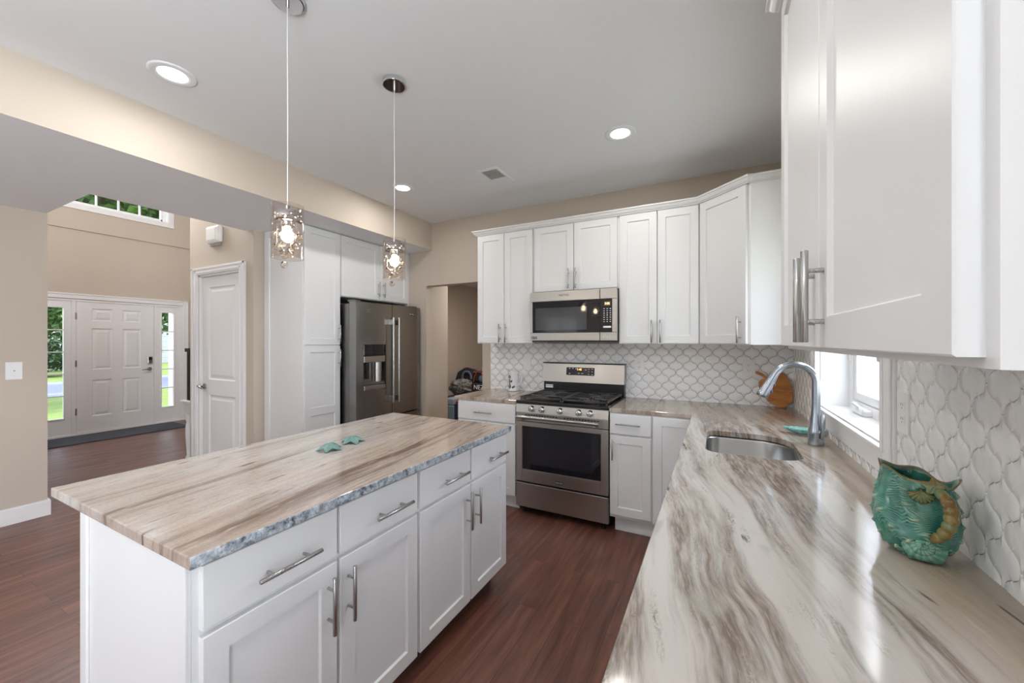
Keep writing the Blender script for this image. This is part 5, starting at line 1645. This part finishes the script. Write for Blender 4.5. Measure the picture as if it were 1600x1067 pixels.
A0 = 284
decal('printed_flower', 'tan', blob(A0 - 28, 0.142, 15, 0.017, seed=2))
decal('printed_stem', 'green', [(A0 - 30, 0.125), (A0 - 22, 0.122), (A0 - 24, 0.10), (A0 - 22, 0.08), (A0 - 12, 0.055), (A0 - 14, 0.035), (A0 - 26, 0.024), (A0 - 32, 0.032), (A0 - 24, 0.040), (A0 - 24, 0.055), (A0 - 34, 0.082), (A0 - 35, 0.108)])
decal('printed_bird', 'blue', [(A0 - 22, 0.102), (A0 + 4, 0.112), (A0 + 2, 0.098), (A0 - 6, 0.086), (A0 - 20, 0.090)])
decal('printed_leaf', 'brown', blob(A0 - 40, 0.052, 7, 0.016, seed=4))
decal('printed_leaf', 'brown', blob(A0 + 8, 0.038, 12, 0.012, k=0.5, seed=5))
decal('printed_leaf', 'brown', blob(A0 + 22, 0.048, 8, 0.010, k=0.5, seed=6))

# ---------------------------------------------------------------- foyer: door mat, console table, mirror
def mat_stuff():
    m = NT('blue_grey_door_mat')
    f = m.noise(m.pos(), 300, 2); b = m.noise(m.pos(), 5, 3)
    m.set(Base_Color=m.mix(b, (0.035, 0.042, 0.055), (0.085, 0.095, 0.115)), Roughness=0.9); m.bump(f, 0.5, 0.003)
    return m.m


c = MB(); c.box(-8.36, 1.50, 0.0, -7.70, 3.28, 0.012, 0.004); o = c.build('door_mat', mat_stuff()); tag(o, 'long dark blue-grey mat on the floor inside the front door', 'mat')
t = thing('console_table', (-5.14, 2.7, 0), 'white console table with turned legs, mostly hidden behind the closet door wall', 'table')
c = MB(); c.box(-5.335, 2.165, 0.722, -4.955, 3.40, 0.745, 0.004); c.build('tabletop', T_, t)
c = MB(); c.box(-5.305, 2.20, 0.585, -4.965, 3.36, 0.722); c.build('apron', T_, t)
for x in (-5.275, -5.0):
    for y in (2.225, 3.34):
        c = MB(); c.lathe((x, y, 0), [(0.0, 0.0), (0.020, 0.0), (0.024, 0.03), (0.018, 0.06), (0.030, 0.085), (0.030, 0.10), (0.018, 0.125), (0.022, 0.20), (0.030, 0.34), (0.030, 0.44), (0.020, 0.50), (0.030, 0.52), (0.020, 0.54), (0.032, 0.555), (0.032, 0.60)], 18); c.build('leg', T_, t)
t = thing('mirror', (-5.1, 2.3, 0.745), 'black-framed mirror standing on the white console table', 'mirror')
c = MB(); BLK = plain('black_frame_paint', (0.012, 0.014, 0.02), 0.35)
c.box(-5.245, 2.195, 0.745, -5.205, 2.255, 1.300); c.box(-5.245, 2.955, 0.745, -5.205, 3.015, 1.300); c.box(-5.245, 2.255, 0.745, -5.205, 2.955, 0.80); c.box(-5.275, 2.185, 1.285, -5.195, 3.025, 1.325, 0.005)
c.build('frame', BLK, t)
c = MB(); c.box(-5.232, 2.255, 0.80, -5.228, 2.955, 1.29); c.build('glass', MT['chrome'], t)
c = MB(); c.box(-5.20, 2.32, 0.30, -4.97, 2.75, 0.42, 0.01); sh = c
c = MB(); c.box(-5.29, 2.25, 0.20, -4.97, 3.32, 0.22); c.build('shelf', T_, [o for o in bpy.data.objects if o.name == 'console_table'][0])
c = MB(); c.box(-5.26, 2.33, 0.221, -5.02, 2.75, 0.50, 0.02); o = c.build('storage_basket', plain('black_basket', (0.015, 0.015, 0.016), 0.7)); tag(o, 'black basket on the lower shelf of the console table', 'basket')

# ---------------------------------------------------------------- mudroom heap seen through the opening
BK = plain('black_nylon', (0.012, 0.012, 0.018), 0.6); NV_ = plain('navy_cloth', (0.02, 0.03, 0.085), 0.7, var=0.3, vscale=20); OR = plain('orange_webbing', (0.45, 0.07, 0.03), 0.6)
SL = plain('slate_blue_cloth', (0.10, 0.135, 0.21), 0.8, var=0.3, vscale=25)


def lump(mb, c_, r, amp, seed, seg=32, ring=20):
    bm = bmesh.new(); bmesh.ops.create_uvsphere(bm, u_segments=seg, v_segments=ring, radius=1)
    for q in bm.verts:
        n = noise.noise(q.co * 2.1 + Vector((seed, 0, 0))) * amp + noise.noise(q.co * 5.5 + Vector((0, seed, 0))) * amp * 0.55
        k = 1 + n
        sx = q.co * k
        q.co = Vector((c_[0] + sx.x * r[0], c_[1] + sx.y * r[1], max(c_[2] - r[2] * 0.98, c_[2] + sx.z * r[2])))
    return mb.bm(bm, True)


# low bench, then boxes and bins, then the bags on top
c = MB(); c.box(-3.95, 5.20, 0.0, -3.05, 5.75, 0.50, 0.004); o = c.build('storage_chest', plain('dark_chest_paint', (0.02, 0.025, 0.04), 0.5)); tag(o, 'dark storage chest at the bottom of the heap seen through the back opening', 'chest')
c = MB(); c.box(-3.80, 4.96, 0.0, -3.605, 5.18, 0.40, 0.012); o = c.build('storage_bin', plain('light_blue_bin', (0.18, 0.30, 0.37), 0.5, var=0.2, vscale=9)); tag(o, 'light blue bin at the bottom left of the heap in the back opening', 'bin')
c = MB(); c.box(-3.595, 4.96, 0.0, -3.42, 5.18, 0.44, 0.012); o = c.build('storage_bin', plain('navy_bin', (0.022, 0.035, 0.10), 0.5, var=0.2, vscale=9)); tag(o, 'navy blue bin beside the light blue bin in the back opening', 'bin')
c = MB(); c.box(-3.79, 4.97, 0.402, -3.62, 5.17, 0.51, 0.02); o = c.build('folded_cloth', plain('pale_blue_cloth', (0.26, 0.34, 0.40), 0.8)); tag(o, 'pale blue folded cloth on top of the light blue bin', 'cloth')
c = MB(); c.box(-3.59, 4.98, 0.442, -3.48, 5.12, 0.475, 0.01); o = c.build('folded_cloth', plain('red_cloth', (0.40, 0.012, 0.012), 0.7)); tag(o, 'small red folded cloth on the navy bin', 'cloth')
c = MB(); c.box(-3.46, 5.23, 0.502, -3.10, 5.60, 0.735, 0.01); bx_ = c.build('printed_box', BK); tag(bx_, 'black box with white printed letters under the black backpack', 'box')
lettering('box_lettering', 'NEZE', 0.10, frameM((-3.30, 5.2285, 0.675), (1, 0, 0), (0, 0, 1)), MT['letter'], bx_)
GC = NT('grey_crumpled_cloth'); g1 = GC.noise(GC.pos(), 16, 5, 0.7, 1.2)
GC.set(Base_Color=GC.ramp(g1, [(0.40, (0.03, 0.03, 0.03)), (0.5, (0.18, 0.175, 0.165)), (0.60, (0.32, 0.31, 0.30))]), Roughness=0.9); GC.bump(g1, 0.8, 0.03)
c = MB(); lump(c, (-3.745, 5.36, 0.64), (0.235, 0.15, 0.135), 0.28, 3.0, 48, 32); o = c.build('clothing_heap', GC.m); tag(o, 'crumpled grey clothing heap below the slate blue bag', 'clothes')
t = thing('backpack', (-3.34, 5.42, 0.735), 'black backpack with orange trim at the right of the heap in the opening', 'backpack')
c = MB(); c.box(-3.50, 5.32, 0.737, -3.14, 5.54, 0.915, 0.035); c.build('body', BK, t)
c = MB()
c.tube([(-3.48, 5.318, 0.905), (-3.32, 5.312, 0.912), (-3.16, 5.318, 0.905)], 0.006, 8)
c.tube([(-3.42, 5.314, 0.90), (-3.46, 5.31, 0.82), (-3.475, 5.314, 0.755)], 0.008, 8); c.tube([(-3.29, 5.314, 0.90), (-3.26, 5.31, 0.84), (-3.235, 5.314, 0.79)], 0.007, 8); c.sphere((-3.31, 5.312, 0.885), 0.020)
c.build('trim', OR, t)
c = MB(); c.sphere((-3.335, 5.318, 0.80), 0.06, 20, 12, (0.75, 0.35, 1.0)); c.build('pocket', SL, t)
c = MB(); c.lathe((-3.345, 5.44, 0.917), [(0.0, 0.0), (0.040, 0.0), (0.042, 0.02), (0.040, 0.07), (0.030, 0.085), (0.0, 0.087)], 20); o = c.build('bottle', plain('pale_blue_plastic', (0.22, 0.32, 0.62), 0.3)); tag(o, 'pale blue bottle standing on the black backpack', 'bottle')
c = MB(); c.box(-3.298, 5.36, 0.917, -3.215, 5.52, 1.005, 0.012); o = c.build('pouch', NV_); tag(o, 'dark navy pouch on the black backpack beside the bottle', 'pouch')
t = thing('duffel_bag', (-3.75, 5.5, 0.72), 'slate blue bag with a looped handle at the left of the heap', 'bag')
c = MB(); lump(c, (-3.80, 5.66, 0.72), (0.275, 0.09, 0.225), 0.08, 9.0); c.build('body', BK, t)
c = MB(); pts = [Vector((-3.765 + 0.088 * math.cos(a), 5.545, 0.765 + 0.125 * max(0, math.sin(a)) ** 0.7)) for a in [PI * k / 16 for k in range(17)]]; c.tube(pts, 0.019, 10); c.build('handle', SL, t)
lamp('mudroom_fill_light', 'AREA', (-2.7, 4.6, 2.40), 22.0, color=(1, 0.95, 0.88), shape='DISK', size=0.3)  # unseen fill added to brighten the mudroom heap

# ---------------------------------------------------------------- outside
def grass():
    m = NT('lawn_grass'); f = m.noise(m.pos(), 3.0, 5, 0.7); f2 = m.noise(m.pos(), 40.0, 3)
    c = m.ramp(f, [(0.35, (0.085, 0.145, 0.018)), (0.65, (0.17, 0.23, 0.045))])
    m.set(Base_Color=m.mix(f2, c, (0.12, 0.18, 0.03)), Roughness=0.95)
    return m.m


GZ_ = -0.45
c = MB(); c.box(-90, -60, GZ_ - 0.1, -8.7, 80, GZ_); c.box(0.75, -30, GZ_ - 0.1, 30, 40, GZ_); c.box(-8.7, 7.3, GZ_ - 0.1, 0.75, 40, GZ_); c.box(-8.7, -30, GZ_ - 0.1, 0.75, -3.9, GZ_); o = struct(c, 'ground', grass())
c = MB(); c.box(-26.5, -60, GZ_, -19.5, 80, GZ_ + 0.015); struct(c, 'road', plain('blue_grey_asphalt', (0.17, 0.19, 0.26), 0.8, var=0.15, vscale=8))
PO = plain('white_vinyl', (0.80, 0.80, 0.80), 0.5)
c = MB(); c.box(-10.09, 3.90, GZ_ + 0.12, -9.93, 4.06, 3.0, 0.006); c.box(-10.12, 3.87, GZ_, -9.90, 4.09, GZ_ + 0.12, 0.006); o = c.build('porch_post', PO); tag(o, 'white porch post outside the right side light of the front door', 'post')


def leaves_mat(name, a, b):
    m = NT(name); f = m.noise(m.pos(), 1.3, 3); g = m.noise(m.pos(), 9.0, 2)
    m.set(Base_Color=m.mix(f, a, m.mix(g, b, a)), Roughness=0.6)
    m.set(Subsurface_Weight=0.0)
    return m.m


LM = leaves_mat('green_leaves', (0.035, 0.105, 0.016), (0.13, 0.25, 0.04)); LD = leaves_mat('dark_leaves', (0.018, 0.06, 0.020), (0.06, 0.14, 0.03)); BKR = plain('bark', (0.10, 0.075, 0.055), 0.9, var=0.3)


def tree(name, x, y, h, rx, rz, n, ls, mat, label, cat, base=None, seed=1, group=None):
    t = thing(name, (x, y, GZ_), label, cat, group)
    rnd = random.Random(seed)
    zc = GZ_ + h - rz
    tr = MB(); top = zc + rz * 0.3
    tr.tube([(x, y, GZ_), (x + 0.05, y, (GZ_ + zc) / 2), (x, y, top)], [0.05 * h ** 0.7, 0.035 * h ** 0.7, 0.015 * h ** 0.7], 10)
    for k in range(6):
        a = rnd.uniform(0, 2 * PI); z0 = zc - rz * 0.5 + k * rz * 0.15
        tr.tube([(x, y, z0), (x + math.cos(a) * rx * 0.4, y + math.sin(a) * rx * 0.4, z0 + rz * 0.3), (x + math.cos(a) * rx * 0.75, y + math.sin(a) * rx * 0.75, z0 + rz * 0.45)], [0.02 * h ** 0.7, 0.012 * h ** 0.7, 0.004 * h], 7)
    tr.build('trunk', BKR, t)
    mb = MB()
    cl = [(rnd.gauss(0, 1), rnd.gauss(0, 1), rnd.gauss(0, 1)) for _ in range(34)]
    cen = []
    for q in cl:
        v = Vector(q); v.normalize(); v *= rnd.uniform(0.35, 0.95)
        cen.append(Vector((x + v.x * rx, y + v.y * rx, zc + v.z * rz)))
    for k in range(n):
        cc = cen[k % len(cen)]; v = Vector((rnd.gauss(0, 1), rnd.gauss(0, 1), rnd.gauss(0, 0.8))); v = v.normalized() * (rnd.random() ** 0.4) * rx * 0.33
        p = cc + v
        if p.z < GZ_ + 0.05: continue
        nn = Vector((rnd.gauss(0, 1), rnd.gauss(0, 1), rnd.gauss(0.6, 1))).normalized(); u = nn.orthogonal().normalized(); w_ = nn.cross(u); s = ls * rnd.uniform(0.6, 1.3)
        mb.add([p - u * s * 0.5, p - w_ * s * 0.32 + nn * s * 0.08, p + u * s * 0.6, p + w_ * s * 0.32 + nn * s * 0.08], [(0, 1, 2, 3)])
    mb.build('foliage', mat, t, False)
    return t


tree('shade_tree', -36.5, 8.9, 9.6, 3.6, 4.4, 9000, 0.34, LM, 'tall leafy tree across the road, seen through the left side light', 'tree', seed=2)
tree('shrub', -31.0, 6.6, 2.1, 1.7, 1.05, 3500, 0.22, LD, 'dark round shrub beneath the trees, seen through the left side light', 'shrub', seed=3)
tree('shrub', -31.0, 9.5, 2.2, 1.8, 1.1, 3500, 0.22, LD, 'dark shrub right of the other, seen through the left side light', 'shrub', seed=4)
tree('shade_tree', -17.2, 5.4, 12.0, 3.5, 4.6, 11000, 0.30, LM, 'leafy tree seen in the left half of the high foyer window', 'tree', seed=5)
tree('shade_tree', -22.5, 13.0, 13.5, 3.3, 4.6, 8000, 0.30, LM, 'leafy tree seen in the right half of the high foyer window', 'tree', seed=6)
tree('young_tree', -24.5, 10.1, 5.2, 1.4, 1.7, 2600, 0.20, LM, 'thin-leaved young tree in front of the neighboring house, in the right side light', 'tree', seed=7)
t = thing('neighbor_house', (-46, 19, GZ_), 'white sided neighboring house seen through the right side light', 'house')
SD = NT('white_lap_siding'); gg = SD.n('ShaderNodeNewGeometry'); xx, yy, zz = SD.sep(gg.outputs['Position'])
fr_ = SD.math('FRACT', SD.math('MULTIPLY', zz, 2.2))
SD.set(Base_Color=SD.mix(SD.ramp(fr_, [(0.0, 1.0), (0.10, 0.0)]), (0.52, 0.52, 0.53), (0.26, 0.26, 0.28)), Roughness=0.6)
c = MB(); c.box(-52, 12, GZ_, -42, 28, 5.2); c.build('siding', SD.m, t)
c = MB(); c.prism([(-42 + 0.5, 11.5, 5.2), (-47, 11.5, 8.2), (-52.5, 11.5, 5.2)], (0, 17, 0)); c.build('roof', plain('grey_shingles', (0.16, 0.15, 0.15), 0.9, var=0.3), t)
# pale fence outside the sink window
t = thing('vinyl_fence', (2.2, 7.6, GZ_), 'pale vertical-board fence outside the sink window', 'fence')
for k in range(26):
    x = 0.75 + k * 0.155
    c = MB(); c.box(x, 7.6, GZ_ + 0.04, x + 0.147, 7.625, 3.0, 0.003); c.build('board', PO, t)
for x in (0.72, 2.7, 4.7):
    c = MB(); c.box(x, 7.63, GZ_, x + 0.1, 7.73, 3.1); c.build('post', PO, t)
c = MB(); c.box(0.74, 7.58, 3.0, 4.80, 7.66, 3.05); c.build('rail', PO, t)
